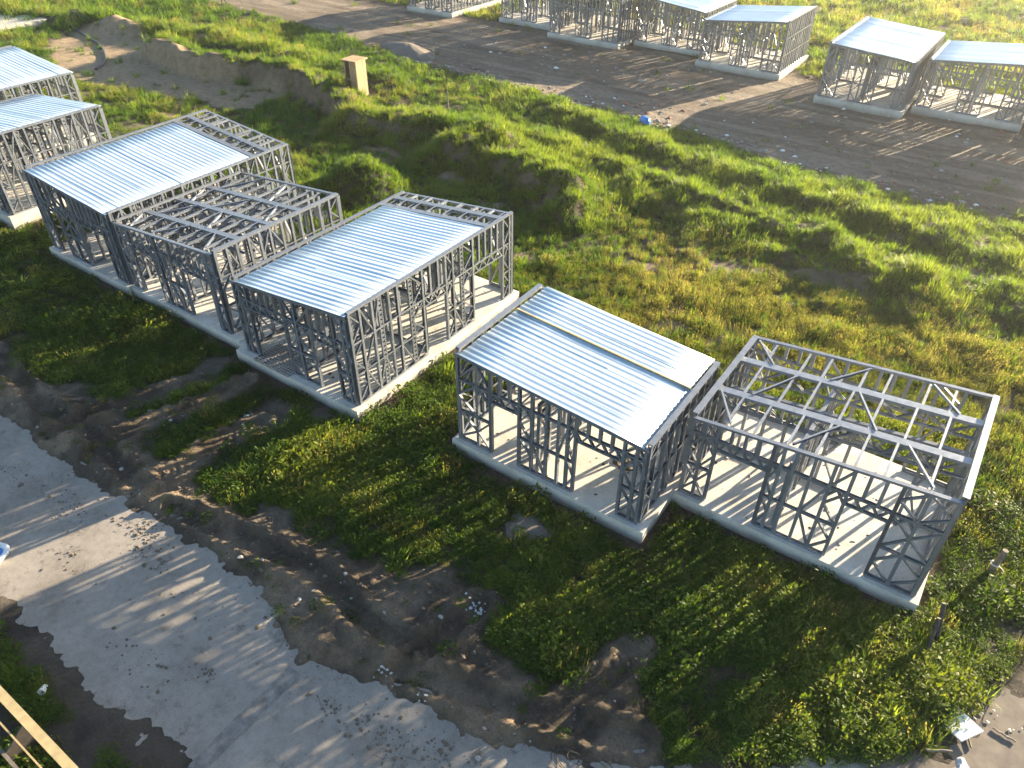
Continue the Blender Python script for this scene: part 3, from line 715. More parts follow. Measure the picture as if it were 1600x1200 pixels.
# gravel heaps
GRAVEL = mat_plain('grey_gravel', (.17,.142,.115), .95, var=.5, scale=38, bumpy=.9)
def heap(x, y, rx, ry_, h, label, rot=0):
    n = 40; vs = []; fs = []
    for j in range(13):
        t = j/12
        for i in range(n):
            a = i*2*math.pi/n; wob = 1+.4*float(fbm(np.array([math.cos(a)*2+x]), np.array([math.sin(a)*2+y]), 7, 3)[0])
            px, py = math.cos(a)*rx*t*wob, math.sin(a)*ry_*t*wob
            pz = h*(1-t*t)*(1-.3*t)+.07*h*float(fbm(np.array([px*4+x]), np.array([py*4]), 8, 3)[0])-.12*sstep(.85, 1, t)
            vs.append((px, py, pz))
    for j in range(12):
        for i in range(n): fs.append((j*n+i, j*n+(i+1) % n, (j+1)*n+(i+1) % n, (j+1)*n+i))
    o = obj('gravel_heap', mesh('gravel_heap', vs, fs, GRAVEL, True)); o.location = (x, y, gz(x, y)-.02); o.rotation_euler.z = rot
    return tag(o, label, 'gravel heap')
heap(-7.7, 11.95, .8, .75, .2, 'small brown gravel heap in the weeds before the two-step roof')
heap(-44.2, 48.6, 3.4, 1.6, .6, 'long grey gravel heap on the edge of the far dirt road', -.35)

# timber outhouse
WOOD = mat_plain('new_pine_boards', (.37,.255,.135), .75, var=.22, scale=3)
WOODD = mat_plain('weathered_pine', (.30,.22,.13), .8, var=.25, scale=4)
sx, sy = -38.1, 36.5
shed = tag(empty('wooden_outhouse', (sx, sy, gz(sx, sy)-.08), math.radians(4)), 'narrow upright outhouse of new pine boards on the green bank', 'outhouse')
def board(name, x0, x1, y0, y1, z0, z1, m, p=shed):
    b_ = MB(); b_.box(x0, x1, y0, y1, z0, z1); return obj(name, b_.mesh(name, m), p)
hw = .5
for i in range(7):
    xx = -hw+i*2*hw/7; board('wall_board', xx+.004, xx+2*hw/7-.004, hw-.02, hw+R.uniform(0, .008), 0, 2.25, WOOD)
for i in range(7):
    yy = -hw+.03+i*(2*hw-.06)/7; board('wall_board', hw-.022, hw+R.uniform(0, .008), yy+.004, yy+(2*hw-.06)/7-.004, 0, 2.25, WOOD)
    board('wall_board', -hw-R.uniform(0, .008), -hw+.022, yy+.004, yy+(2*hw-.06)/7-.004, 0, 2.25, WOOD)
for i in range(4):
    xx = -hw+.42+i*(2*hw-.42)/4; board('wall_board', xx+.004, xx+(2*hw-.42)/4-.004, -hw-R.uniform(.0, .01), -hw+.022, 0, 2.25, WOOD)
board('door_post', -hw-.01, -hw+.09, -hw-.012, -hw+.06, 0, 2.25, WOODD)
board('seat_box', -hw+.03, hw-.03, .05, hw-.03, .02, .45, WOODD)
board('cross_rail', -hw+.1, -hw+.41, -hw+.03, -hw+.07, 1.02, 1.12, WOODD)
board('floor_board', -hw+.025, hw-.025, -hw+.025, hw-.025, -.05, .02, WOODD)
b_ = MB(); b_.box(-hw-.12, hw+.12, -hw-.14, hw+.12, 2.25, 2.29); rf = obj('roof', b_.mesh('roof', WOOD), shed)
for i in range(5):
    xx = -hw-.12+i*(2*hw+.24)/5; board('roof_board', xx+.004, xx+(2*hw+.24)/5-.004, -hw-.15, hw+.13, 2.292, 2.315, WOOD, rf)

# stake on the mound, short post and two leaning poles by the right-hand frame
def pole(name, base, top, r, mat, label, cat, n=10):
    b_ = MB(); base = Vector(base); top = Vector(top); N = 6
    b_.tube([Vector((0, 0, 0)).lerp(top-base, k/N)+Vector((R.uniform(-.006, .006), R.uniform(-.006, .006), 0)) for k in range(N+1)], [r*(1-.12*k/N) for k in range(N+1)], n)
    o = obj(name, b_.mesh(name, mat), None); o.location = base; return tag(o, label, cat)
GREYW = mat_plain('grey_weathered_wood', (.16,.135,.11), .9, var=.3, scale=12)
BLACKP = mat_plain('tarred_pole', (.035,.030,.027), .6, var=.4, scale=10)
STR = mat_plain('white_string', (.75,.74,.7), .7)
pole('marker_stake', (-32.4, 39.0, gz(-32.4, 39.0)-.1), (-32.4, 39.0, gz(-32.4, 39.0)+1.15), .06, GREYW, 'thin pale marker stake standing on the grassy mounds', 'stake')
z = gz(3.31, 17.84)
p_ = pole('fence_post', (3.31, 17.84, z-.1), (3.37, 17.86, z+.98), .085, GREYW, 'short grey wooden post in the grass right of the roofless frame', 'post')
b_ = MB()
for k in range(2): b_.tube([(.105*math.cos(t)+.01, .105*math.sin(t), .52+.03*k+.01*math.sin(3*t)) for t in np.linspace(0, 2*math.pi, 13)], .007, 5)
b_.tube([(.1, -.02, .53), (.2, -.06, .5), (.26, -.04, .42)], .01, 5)
obj('string', b_.mesh('string', STR), p_)
z = gz(2.5, 14.4)
pole('leaning_pole', (2.46, 14.24, z-.1), (2.37, 14.74, z+.86), .05, BLACKP, 'dark pole leaning over to the right below the roofless frame', 'pole')
pole('upright_pole', (2.60, 14.72, z-.1), (2.37, 15.17, z+.95), .06, BLACKP, 'dark upright pole crossed by a leaning pole near the slab corner', 'pole')

# hose on the sand
BLK = mat_plain('black_plastic_hose', (.05,.05,.055), .5)
hp = [(-74.5,36.8),(-72.6,36.4),(-69.1,35.6),(-66.4,34.9),(-64.3,34.0),(-62.6,33.1),(-61.5,32.4),(-60.6,31.6),(-59.9,30.6)]
hx = np.interp(np.linspace(0, 8, 50), range(9), [p[0] for p in hp]); hy = np.interp(np.linspace(0, 8, 50), range(9), [p[1] for p in hp])
hzv = height(hx, hy); b_ = MB(); b_.tube([(x, y, zz+.10) for x, y, zz in zip(hx, hy, hzv)], .085, 8)
tag(obj('drain_hose', b_.mesh('drain_hose', BLK, True)), 'long dark hose curving across the sandy clearing', 'hose')

# plastic tub on the road, blue drum by the dirt road, paper cup
WHITEP = mat_plain('white_plastic', (.78,.78,.76), .4, var=.05); BLUEP = mat_plain('blue_plastic', (.05,.22,.60), .35, var=.08)
def rrect(a, b_, n=6, r=.3):
    out = []
    for cxs, cys, a0 in ((1, 1, 0), (-1, 1, 90), (-1, -1, 180), (1, -1, 270)):
        for k in range(n+1):
            t = math.radians(a0+90*k/n); out.append((cxs*(a-r)+r*math.cos(t), cys*(b_-r)+r*math.sin(t)))
    return out
def loft(rings, cap=True):
    n = len(rings[0]); vs = [v for r_ in rings for v in r_]; fs = []
    for j in range(len(rings)-1):
        for i in range(n): fs.append((j*n+i, j*n+(i+1) % n, (j+1)*n+(i+1) % n, (j+1)*n+i))
    fs.append(tuple((len(rings)-1)*n+i for i in range(n))); fs.append(tuple(range(n))[::-1]); return vs, fs
tub = tag(empty('plastic_tub', (-19.32, 2.63, -.449), math.radians(20)), 'white-rimmed blue plastic tub on the concrete at the left edge', 'tub')
rg = lambda s, zz: [(x*s, y*s, zz) for x, y in rrect(.6, .42)]
vs, fs = loft([rg(.92, 0), rg(1.0, .12), rg(1.0, .15), rg(.80, .15), rg(.78, .09), rg(.70, .07)]); obj('rim', mesh('rim', vs, fs, WHITEP, True), tub)
vs, fs = loft([rg(.69, .072), rg(.69, .085), rg(.66, .09)]); obj('inner_tray', mesh('inner_tray', vs, fs, BLUEP), tub)
def turned(name, prof, mat, n=16):
    rings = [[(r_*math.cos(2*math.pi*k/n), r_*math.sin(2*math.pi*k/n), zz) for k in range(n)] for r_, zz in prof]
    vs, fs = loft(rings); return mesh(name, vs, fs, mat, True)
o = obj('plastic_drum', turned('plastic_drum', [(.22,0),(.26,.02),(.27,.2),(.255,.25),(.27,.3),(.27,.55),(.25,.62),(.12,.64),(.12,.68),(.05,.68)], BLUEP)); o.location = (-20.5, 43.9, gz(-20.5, 43.9)+.34); o.rotation_euler = (math.radians(88), 0, 1.0)
tag(o, 'blue plastic drum lying where grass meets the far dirt road', 'drum')
o = obj('paper_cup', turned('paper_cup', [(.055,0),(.085,.2),(.088,.205),(.08,.205),(.05,.02)], WHITEP)); o.location = (-14.2, 1.5, -.33); o.rotation_euler = (1.3, .3, .6)
tag(o, 'white paper cup lying on the dark muddy verge', 'cup')

# white sacks, foam board and sticks in the right corner
SACK = mat_plain('white_woven_sack', (.42,.43,.45), .65, var=.25, scale=14, bumpy=.5)
sk = [(3.15,11.35,0,.3,'leftmost'),(3.55,11.75,0,1.2,''),(3.95,11.55,0,.4,''),(3.75,12.05,.0,2.0,''),(3.5,11.4,.24,.9,''),(4.2,12.0,.0,1.5,''),(3.9,11.2,.2,2.4,'')]
nm = ['white sack at the left end of the sack pile, bottom right corner','white sack in the middle of the bottom right sack pile','white sack low in the bottom right sack pile, cut by the frame','white sack at the back of the bottom right sack pile','white sack lying on top of the bottom right sack pile','white sack at the right end of the sack pile, bottom right corner','white sack on top near the picture edge, bottom right pile']
for i, (x, y, zz, rz, _) in enumerate(sk):
    vs, fs = lump(.25, 300+i, 4, .35, .38); vs = [(a*1.35, b_*.85, c+.05*float(fbm(np.array([a*9+i]), np.array([b_*9]), 12, 3)[0])) for a, b_, c in vs]
    o = obj('plastic_sack', mesh('plastic_sack', vs, fs, SACK, True)); o.location = (x, y-.42, -.45+.09+zz*.8); o.rotation_euler = (R.uniform(-.15, .15), R.uniform(-.15, .15), rz); tag(o, nm[i], 'sack', 'white sacks in the corner')
b_ = MB(); b_.box(-.42, .42, -.3, .3, 0, .05); b_.v = [(x+(.08 if y > 0 and x > 0 else 0), y, z_+.02*(x > 0)) for x, y, z_ in b_.v]
o = obj('foam_board', b_.mesh('foam_board', WHITEP)); o.location = (3.32, 12.85, -.36); o.rotation_euler = (.1, -.06, -.5); tag(o, 'dirty white foam board at the edge of the weeds by the tarmac', 'foam board')
def stick(p, q, r, label):
    b_ = MB(); p = Vector(p); q = Vector(q); b_.tube([Vector((0, 0, 0)).lerp(q-p, k/5)+Vector((R.uniform(-.02, .02), R.uniform(-.02, .02), 0)) for k in range(6)], r, 6)
    o = obj('stick', b_.mesh('stick', GREYW)); o.location = p; return tag(o, label, 'stick', 'sticks in the corner')
stick((3.55, 12.95, -.40), (3.75, 12.45, -.41), .022, 'straight pale stick beside the white foam board')
stick((4.1, 13.2, -.41), (4.55, 13.15, -.41), .02, 'thin stick on the tarmac right of the foam board')
stick((2.95, 11.75, -.30), (3.4, 12.0, -.25), .03, 'brown stick lying over the left sacks')

# wire mesh mat in the doorway of the deep frame
RUST = mat_plain('rusty_bar', (.12,.10,.09), .7, .4)
rm = tag(empty('wire_mesh_mat', (-19.15, 13.15, .014)), 'square reinforcing mesh lying in the doorway of the deep middle frame', 'wire mesh')
b1 = MB(); b1.tube([(-.92, 0, 0), (.92, 0, 0)], .009, 6); m1 = b1.mesh('bar', RUST); b2 = MB(); b2.tube([(0, -.62, 0), (0, .62, 0)], .009, 6); m2 = b2.mesh('bar', RUST)
for k in range(11): obj('bar', m1, rm).location = (0, -.6+k*.12, 0)
for k in range(16): obj('bar', m2, rm).location = (-.9+k*.12, 0, .019)

# coil of wire at the road edge
b_ = MB()
for k in range(7):
    a0 = R.uniform(0, 6); rr = R.uniform(.25, .5); c = Vector((R.uniform(-.35, .35), R.uniform(-.15, .15), 0))
    b_.tube([c+Vector((rr*1.3*math.cos(a0+t), rr*.6*math.sin(a0+t), .04+.08*abs(math.sin(t*1.5+k)))) for t in np.linspace(0, 4.6, 22)], .009, 5)
o = obj('wire_coil', b_.mesh('wire_coil', BLACKP)); o.location = (-2.9, 7.15, -.44); tag(o, 'tangled black wire at the bottom edge of the concrete road', 'wire')

# rail barrier at bottom left
YEL = mat_plain('yellow_painted_timber', (.40,.31,.16), .7, var=.2, scale=5)
bar = tag(empty('rail_barrier', (-13, .75, -.45)), 'yellow topped rail barrier crossing the bottom left corner', 'barrier')
def rail(name, y, zz, wd, ht, m, joints=True):
    x = -16.0
    while x < 10:
        b_ = MB(); b_.box(x+.006, x+3.994, y-wd/2, y+wd/2, zz-ht, zz); obj(name, b_.mesh(name, m), bar); x += 4
rail('top_rail', 0, 1.15, .19, .09, YEL); rail('middle_rail', -.33, .9, .035, .04, YEL); rail('lower_rail', -.62, .62, .07, .07, GREYW)
for k in range(14):
    b_ = MB(); b_.box(-16+k*2-.02, -16+k*2+.02, -.66, .03, -.15, .55); b_.v = [(x, y, (1.05 if y > 0 else .55) if z_ > .5 else z_) for x, y, z_ in b_.v]; obj('support', b_.mesh('support', BLACKP), bar)

# person on the far dirt road
SKIN = mat_plain('skin', (.30,.18,.12), .6, var=.1); CLOTH = mat_plain('navy_clothes', (.035,.04,.06), .85); JKT = mat_plain('dark_jacket', (.05,.05,.055), .85)
px, py = -70.3, 50.6
def skin_mesh(name, V, E, rad, mat, parent, root=0, sub=2):
    me = bpy.data.meshes.new(name); me.from_pydata(V, E, []); me.materials.append(mat); o = obj(name, me, parent)
    m = o.modifiers.new('skin', 'SKIN'); 
    for i, s in enumerate(me.skin_vertices[0].data): s.radius = (rad[i], rad[i]); s.use_root = (i == root)
    m.use_smooth_shade = True; s = o.modifiers.new('sub', 'SUBSURF'); s.levels = s.render_levels = sub; return o
per = tag(empty('person', (px, py, gz(px, py)), 2.6), 'person in dark clothes walking on the far dirt road, cut by the top edge', 'person')
V = [(0,0,.95),(0,.01,1.15),(0,.02,1.38),(0,.03,1.47),(0,.05,1.56),(0,.06,1.66),(.10,0,.90),(.11,.16,.50),(.11,.10,.09),(.11,.26,.05),(-.10,0,.90),(-.11,-.06,.50),(-.11,-.32,.14),(-.11,-.20,.05),
     (.19,.02,1.40),(.25,-.10,1.14),(.26,-.02,.92),(.26,.03,.83),(-.19,.02,1.40),(-.25,.10,1.14),(-.26,.24,.96),(-.26,.30,.89)]
Ed = [(0,1),(1,2),(2,3),(3,4),(4,5),(0,6),(6,7),(7,8),(8,9),(0,10),(10,11),(11,12),(12,13),(2,14),(14,15),(15,16),(16,17),(2,18),(18,19),(19,20),(20,21)]
rad = [.14,.13,.15,.06,.095,.085,.10,.07,.045,.04,.10,.07,.045,.04,.07,.05,.038,.04,.07,.05,.038,.04]
skin_mesh('body', V, Ed, rad, CLOTH, per)
skin_mesh('head', [(0,.035,1.47),(0,.05,1.56),(0,.075,1.62),(0,.06,1.69)], [(0,1),(1,2),(2,3)], [.062,.098,.102,.085], SKIN, per)
for s in (-1, 1):
    hb = Vector((s*.26, .03 if s > 0 else .30, .83 if s > 0 else .89)); vs_ = [tuple(hb+Vector((0, 0, .02)))]; es = []; rr = [.036]
    for k in range(5):
        b0 = hb+Vector((0, (k-2)*.02, -.03)); n0 = len(vs_); ln = (.055,.08,.085,.08,.06)[k]
        vs_ += [tuple(b0), tuple(b0+Vector((-s*.01, (k-2)*.006, -ln*.6))), tuple(b0+Vector((-s*.03, (k-2)*.006, -ln)))]; es += [(0, n0), (n0, n0+1), (n0+1, n0+2)]; rr += [.012, .01, .009]
    skin_mesh('hand', vs_, es, rr, SKIN, per, sub=1)
vs, fs = lump(.105, 5, 2, .08, 1.0); hr_ = obj('hair', mesh('hair', vs, fs, BLACKP, True), per); hr_.location = (0, .045, 1.685); hr_.scale = (1, 1.05, .75)

# loose rubble, clods and litter
def scatter(name, items, mats, label):
    vs = []; fs = []; mi = []
    for (x, y, zz, r_, seed, m_, fl) in items:
        v, f = lump(r_, seed % 37, 1, .5, fl); c, s = math.cos(seed), math.sin(seed); n0 = len(vs)
        vs += [(x+(a*c-b_*s)*1.2, y+a*s+b_*c, zz+e) for a, b_, e in v]; fs += [tuple(i+n0 for i in q) for q in f]; mi += [m_]*len(f)
    me = mesh(name, vs, fs); [me.materials.append(m) for m in mats]; me.polygons.foreach_set('material_index', np.array(mi, np.int32)); return tag(obj(name, me), label, kind='stuff')
CLOD = mat_plain('mud_clod', (.13,.10,.072), .95, var=.35); BRICK = mat_plain('brick_rubble', (.30,.13,.08), .9); CONC = mat_plain('rubble_grey', (.34,.31,.28), .9)
N = 5200; X = rng.uniform(-30, 1, N); Y = rng.uniform(5.2, 12.5, N); zz = zones(X, Y); ok = (zz['mud'] > -.35) & (zz['road'] < .4) & (rng.random(N) < .55); X = X[ok]; Y = Y[ok]; hh = height(X, Y)
scatter('mud_clods', [(x, y, h, float(rng.gamma(1.6, .011)+.010), int(rng.integers(1e6)), 0 if rng.random() < .9 else 1, .7) for x, y, h in zip(X, Y, hh)], [CLOD, CONC], 'clods of dried mud along the churned verge')
it = []
for cx_, cy_, sp, n_ in ((-19.2,5.0,.8,70),(-16.6,5.6,.7,110),(-16.0,5.3,.9,60),(-22,4.6,1.0,40),(-17.6,3.9,.5,30),(-11.5,3.9,.3,30),(-7.3,5.2,.9,110),(-8.6,5.0,.5,40),(-5.6,5.6,.8,70),(-13,3.0,1.2,60),(-14.5,4.8,2.5,70)):
    for _ in range(n_):
        x, y = rng.normal(cx_, sp*.7), rng.normal(cy_, sp*.28)
        if 2.7 < y < 6.4: it.append((x, y, -.447, float(rng.gamma(1.5, .010)+.006), int(rng.integers(1e6)), 0, .45))
scatter('dropped_mud', it, [CLOD], 'crumbs of mud dropped by tyres on the concrete road')
N = 900; X = rng.uniform(-46, 4, N); Y = np.where(rng.random(N) < .6, np.interp(X, [p[0] for p in DIRT_LOW], [p[1] for p in DIRT_LOW])+np.abs(rng.normal(.6, .9, N)), rng.uniform(43, 58, N)); hh = height(X, Y); ok = slab_dist(X, Y) > .2
scatter('rubble', [(x, y, h+.02, float(rng.gamma(2, .022)+.018), int(rng.integers(1e6)), int(rng.choice(3, p=[.6, .3, .1])), .6) for x, y, h, k in zip(X, Y, hh, ok) if k], [CONC, BRICK, WHITEP], 'broken rubble and litter strewn along the far dirt road')
it = []
for cx_, cy_, sp, n_ in ((-7.3,9.0,.16,26),(-7.85,6.25,.18,9),(-6.95,6.35,.12,7),(-6.8,8.6,.1,3),(-18.1,10.4,.35,16),(-21.9,11.3,.3,5),(3.9,13.2,.5,14),(4.4,13.6,.4,8),(2.6,11.9,.2,4),(-28.3,46.0,.35,7)):
    for _ in range(n_):
        x, y = rng.normal(cx_, sp), rng.normal(cy_, sp*.6); it.append((x, y, max(gz(x, y), -.45)+.03, float(rng.uniform(.012, .042)), int(rng.integers(1e6)), 0, .3))
scatter('litter', it, [mat_plain('dirty_foam', (.48,.47,.45), .7)], 'scraps of white foam and plastic litter on the ground')

it = []
for k_, n_ in (('H1', 60), ('H2', 70), ('H3', 90), ('H4', 80), ('H5', 60), ('F5', 40), ('F6', 40), ('F7', 40)):
    a, b_, c, e = slab_rect(k_)
    for _ in range(n_): it.append((rng.uniform(a+.2, b_-.2), rng.uniform(c+.2, e-.2), .006, float(rng.gamma(1.6, .014)+.01), int(rng.integers(1e6)), int(rng.choice(3, p=[.5, .35, .15])), .35))
for _ in range(120): it.append((rng.normal(-6.2, .35), rng.normal(15.6, .22), .006, float(rng.gamma(1.6, .014)+.01), int(rng.integers(1e6)), 0, .4))
scatter('floor_scraps', it, [CLOD, CONC, STEEL], 'small scraps of soil and steel left on the house slabs')

# ------------------------------------------------------------------ vegetation
def leaf_mesh(name, kind, seed, mat):
    q = np.random.default_rng(seed); vs = []; fs = []; lv = []
    def strip(base, dirv, side, L, wd, droop, segs, val, fold=0):
        n0 = len(vs); p = np.array(base, float); d = np.array(dirv, float); d /= np.linalg.norm(d); s = np.array(side, float)
        for k in range(segs+1):
            t = k/segs; w_ = wd*(math.sin(math.pi*(.12+.88*t)) if kind == 'weed' else (1-t)**.6)
            if k == segs: vs.append(tuple(p)); lv.append(val)
            else:
                vs.append(tuple(p-s*w_/2)); vs.append(tuple(p+s*w_/2)); lv.extend((val, val))
            d = d+np.array((0, 0, -droop/segs)); d /= np.linalg.norm(d); p = p+d*L/segs
        for k in range(segs-1): a = n0+2*k; fs.append((a, a+1, a+3, a+2))
        a = n0+2*(segs-1); fs.append((a, a+1, a+2))
    if kind == 'weed':
        for i in range(95):
            r_ = .27*math.sqrt(q.random()); a = q.uniform(0, 6.283); hz_ = (.10+.22*q.random())*(1-.55*(r_/.27)**2)*(.35+.65*q.random()**.5)
            az = q.uniform(0, 6.283); el = q.uniform(-.35, 1.25); d = (math.cos(az)*math.cos(el), math.sin(az)*math.cos(el), math.sin(el))
            strip((r_*math.cos(a), r_*math.sin(a), hz_), d, (-math.sin(az), math.cos(az), q.uniform(-.3, .3)), q.uniform(.045, .10), q.uniform(.022, .045), .5, 2, q.random())
    else:
        n_ = 46 if kind == 'grass' else 34
        for i in range(n_):
            r_ = .20*math.sqrt(q.random()); a = q.uniform(0, 6.283); az = a+q.normal(0, .9); tilt = q.uniform(.1, .75) if kind == 'grass' else q.uniform(.05, .5)
            d = (math.cos(az)*math.sin(tilt), math.sin(az)*math.sin(tilt), math.cos(tilt)); s = (-math.sin(az), math.cos(az), 0)
            L = q.uniform(.22, .46) if kind == 'grass' else q.uniform(.18, .36)
            strip((r_*math.cos(a), r_*math.sin(a), -.03), d, s, L, q.uniform(.018, .032) if kind == 'grass' else q.uniform(.012, .022), q.uniform(.5, 1.5) if kind == 'grass' else q.uniform(.1, .6), 4 if kind == 'grass' else 3, q.random())
            if kind == 'dry' and q.random() < .5:
                p = np.array((r_*math.cos(a), r_*math.sin(a), 0))+np.array(d)*L*.92; strip(p, d, s, .06, .022, .3, 2, .7)
    me = mesh(name, vs, fs, mat); at = me.attributes.new('leafv', 'FLOAT', 'POINT'); at.data.foreach_set('value', np.array(lv, np.float32)); return me

WEED = mat_leaf('weed_leaf', [(.026,.062,.013),(.064,.114,.019),(.155,.185,.032)], .5, .1)
GRASS = mat_leaf('grass_blade', [(.044,.096,.016),(.096,.170,.028),(.185,.235,.052)], .5, .15)
DRY = mat_leaf('dry_blade', [(.090,.115,.032),(.165,.165,.058),(.27,.235,.115)], .5, .15)

def instancer(name, kind, mat, X, Y, ZZ, scl, tint, label, tilt=.15):
    n = len(X); me = bpy.data.meshes.new(name); me.vertices.add(n); me.vertices.foreach_set('co', np.stack([X, Y, ZZ], -1).ravel().astype(np.float32))
    rot = np.stack([rng.normal(0, tilt, n), rng.normal(0, tilt, n), rng.uniform(0, 6.283, n)], -1)
    for an, ty, key, data in (('rot', 'FLOAT_VECTOR', 'vector', rot), ('scl', 'FLOAT', 'value', scl), ('tint', 'FLOAT', 'value', tint), ('pick', 'INT', 'value', rng.integers(0, 3, n))):
        a = me.attributes.new(an, ty, 'POINT'); a.data.foreach_set(key, np.asarray(data).ravel().astype(np.int32 if ty == 'INT' else np.float32))
    o = obj(name, me); tag(o, label, kind='stuff')
    ng = bpy.data.node_groups.new(name, 'GeometryNodeTree')
    ng.interface.new_socket('Geometry', in_out='INPUT', socket_type='NodeSocketGeometry'); ng.interface.new_socket('Geometry', in_out='OUTPUT', socket_type='NodeSocketGeometry')
    N_ = ng.nodes; Lk = ng.links; gi = N_.new('NodeGroupInput'); go = N_.new('NodeGroupOutput'); ip = N_.new('GeometryNodeInstanceOnPoints'); g2i = N_.new('GeometryNodeGeometryToInstance')
    for k in range(3):
        src = bpy.data.objects.new(kind+'_source', leaf_mesh(kind+'_clump', kind, 500+k*7, mat))
        oi = N_.new('GeometryNodeObjectInfo'); oi.inputs['Object'].default_value = src; Lk.new(oi.outputs['Geometry'], g2i.inputs[0])
    def attr(nm_, ty):
        a = N_.new('GeometryNodeInputNamedAttribute'); a.data_type = ty; a.inputs[0].default_value = nm_; return a.outputs[0]
    Lk.new(gi.outputs[0], ip.inputs['Points']); Lk.new(g2i.outputs[0], ip.inputs['Instance']); ip.inputs['Pick Instance'].default_value = True
    Lk.new(attr('pick', 'INT'), ip.inputs['Instance Index']); Lk.new(attr('rot', 'FLOAT_VECTOR'), ip.inputs['Rotation']); Lk.new(attr('scl', 'FLOAT'), ip.inputs['Scale'])
    Lk.new(ip.outputs[0], go.inputs[0]); m = o.modifiers.new('scatter', 'NODES'); m.node_group = ng; return o

def candidates(x0, x1, y0, y1, dens, dmin, dmax):
    n = int((x1-x0)*(y1-y0)*dens); X = rng.uniform(x0, x1, n); Y = rng.uniform(y0, y1, n)
    d = np.stack([X, Y, np.full(n, -.3-16.)], -1); f = d@np.array(_f); u = d@np.array(_r2)/np.maximum(f, .1)*1167.8; v = d@np.array(_u2)/np.maximum(f, .1)*1167.8
    dist = np.linalg.norm(d, axis=1)
    k = (f > 1) & (np.abs(u) < 930) & (v > -760) & (v < 700) & (dist >= dmin) & (dist < dmax); return X[k], Y[k], dist[k]
PX = [candidates(-60, 12, -2, 40, 46, 0, 34), candidates(-90, 25, 0, 62, 20, 34, 52), candidates(-110, 40, 10, 90, 9, 52, 80), candidates(-140, 60, 30, 170, 3.2, 80, 130), candidates(-160, 90, 60, 260, .7, 130, 240)]
X = np.concatenate([p[0] for p in PX]); Y = np.concatenate([p[1] for p in PX]); D = np.concatenate([p[2] for p in PX])
zz = zones(X, Y); SDp = slab_dist(X, Y); ZH = height(X, Y, zz); n = len(X); u = rng.random(n)
cover = np.ones(n)
cover *= (zz['road'] < -.05)
cover *= 1-sstep(-.5, .1, zz['mud'] + .5*fbm(X/.7, Y/.7, 300, 3))*.97
cover *= 1-sstep(-.5, .2, zz['dirt'])*.995
cover *= 1-sstep(-.6, .3, zz['sand'])*.97
cover *= sstep(.18, .5, SDp+.25*fbm(X/.5, Y/.5, 301, 3))
for (px_, py_, pr) in ((-17.5,11.2,1.0), (-21.6,11.6,.8), (-16.3,12.0,.5), (-14.0,8.0,.7), (-7.7,11.95,.6)):
    cover *= sstep(pr*.6, pr*1.1, np.hypot(X-px_, Y-py_)+.4*fbm(X/.5, Y/.5, 302, 3))
e = .35; sl = (height(X, Y+e)-height(X, Y-e))/(2*e)
cover *= 1-sstep(.75, 1.3, sl)*.92*(Y > 27)*(fbm(X/1.2, Y/1.2, 305, 3) > -.25)
pale_p = sstep(.30, .46, fbm(X/2.3, Y/1.4, 210, 5))*sstep(20, 24, Y)*(1-sstep(40, 44, Y)); cover *= (1-.75*pale_p)*(1-.92*tans(X, Y))
bare = sstep(.25, .5, fbm(X/1.4, Y/1.4, 310, 4)); cover *= 1-.55*bare*(Y < 20)
# tufts along the muddy verge nearest the camera
vt = (zz['road'] > 0) & (Y < 1.5) & (fbm(X/.6, Y/.6, 320, 3) > .08); cover = np.where(vt, .7, cover)
keep = u < cover
X, Y, D, ZH = X[keep], Y[keep], D[keep], ZH[keep]; zk = {k: v[keep] for k, v in zz.items()}; n = len(X)
big = np.interp(D, [0, 30, 52, 80, 130, 240], [1, 1, 1.2, 1.6, 2.6, 5.0])
lush = .5+.5*fbm(X/1.7, Y/1.7, 330, 4); patch = fbm(X/3.5, Y/3.5, 340, 4)
ridge = np.zeros(n)
for i, (xs, ys, hh_, wf, wb, hm) in enumerate(RIDGES):
    dd = Y-np.interp(X, xs, ys); ridge = np.maximum(ridge, ((X > xs[0]-1.5) & (X < xs[-1]+1.5))*np.exp(-(dd/2.6)**2))
ridge = np.maximum(ridge, np.exp(-(((X+27.9)/2)**2+((Y-26.1)/1.9)**2)))
dryw = sstep(19, 24, Y)*(1-sstep(31, 36, Y))*sstep(-19, -11, X)*(1-.9*ridge) + .55*sstep(64, 70, Y)*(.5+patch) + .35*sstep(22, 26, Y)*(X < -30)*(patch > 0)
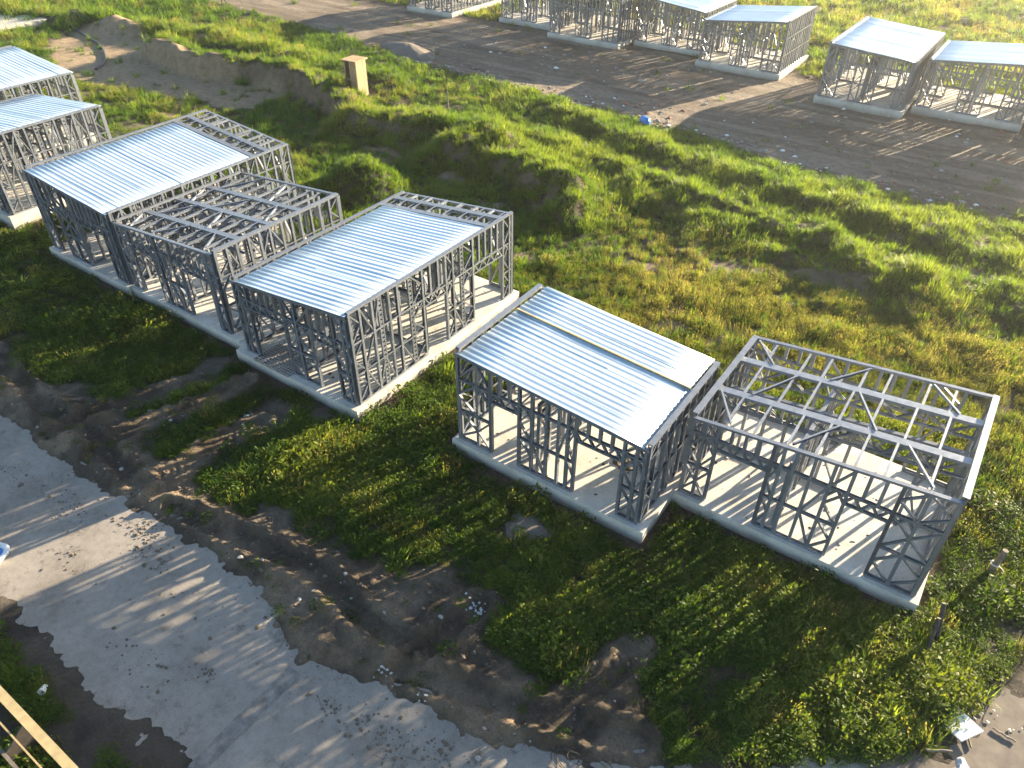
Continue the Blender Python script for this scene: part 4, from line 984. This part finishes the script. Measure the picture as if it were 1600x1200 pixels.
weedw = np.where(Y < 21, np.clip(.62+.5*fbm(X/1.2, Y/1.2, 350, 3), .15, .92), .12)*(1-.5*ridge)
r_ = rng.random(n); kind = np.where(r_ < dryw*.68, 2, np.where(rng.random(n) < weedw, 0, 1))
kind = np.where((Y > 12) & (Y < 24) & (X > -4) & (X < 12) & (rng.random(n) < .25), 1, kind)
kind = np.where((Y < 21) & (fbm(X/.9, Y/.9, 360, 4) > .25) & (rng.random(n) < .3), 2, kind)
tint = np.clip(.38+.55*patch+.45*(lush-.5)+rng.normal(0, .12, n)+.18*ridge, 0, .9)
tint = np.where(Y > 60, np.clip(tint+.25, 0, 1), tint)
scl = big*(.5+1.0*lush**1.3)*rng.uniform(.6, 1.35, n)*np.where(kind == 1, 1.0+.25*ridge, 1.0)
scl *= np.where((Y < 21) & (rng.random(n) < .035), 1.6, 1.0)*np.where((Y < 21) & (kind == 1), .7, 1.0)*np.where((Y >= 21) & (D < 80), .82, 1.0)*np.where(zk['mud'] > -.2, .6, 1)
for k_, nm_, ki, mt, lb in ((0, 'weeds', 'weed', WEED, 'dense low leafy green weeds covering the plot'), (1, 'long_grass', 'grass', GRASS, 'lush green grass on the banks and mounds'), (2, 'dry_grass', 'dry', DRY, 'short yellowing dry grass behind the near houses')):
    s_ = kind == k_; instancer(nm_, ki, mt, X[s_], Y[s_], ZH[s_]-.02, scl[s_], tint[s_], lb)
print('plants', n)

# ------------------------------------------------------------------ thin air volume added to imitate glare from the low sun
hm = bpy.data.materials.new('glare_haze'); hm.use_nodes = True; hm.node_tree.nodes.remove(hm.node_tree.nodes['Principled BSDF'])
pv = hm.node_tree.nodes.new('ShaderNodeVolumePrincipled'); pv.inputs['Density'].default_value = .0004; pv.inputs['Color'].default_value = (.95, .95, .95, 1); pv.inputs['Anisotropy'].default_value = .65
hm.node_tree.links.new(pv.outputs[0], hm.node_tree.nodes['Material Output'].inputs['Volume'])
b_ = MB(); b_.box(-420, 320, -80, 420, -3, 17.5); tag(obj('glare_haze', b_.mesh('glare_haze', hm)), 'thin pale air volume added over the whole site to imitate sun glare', kind='stuff')
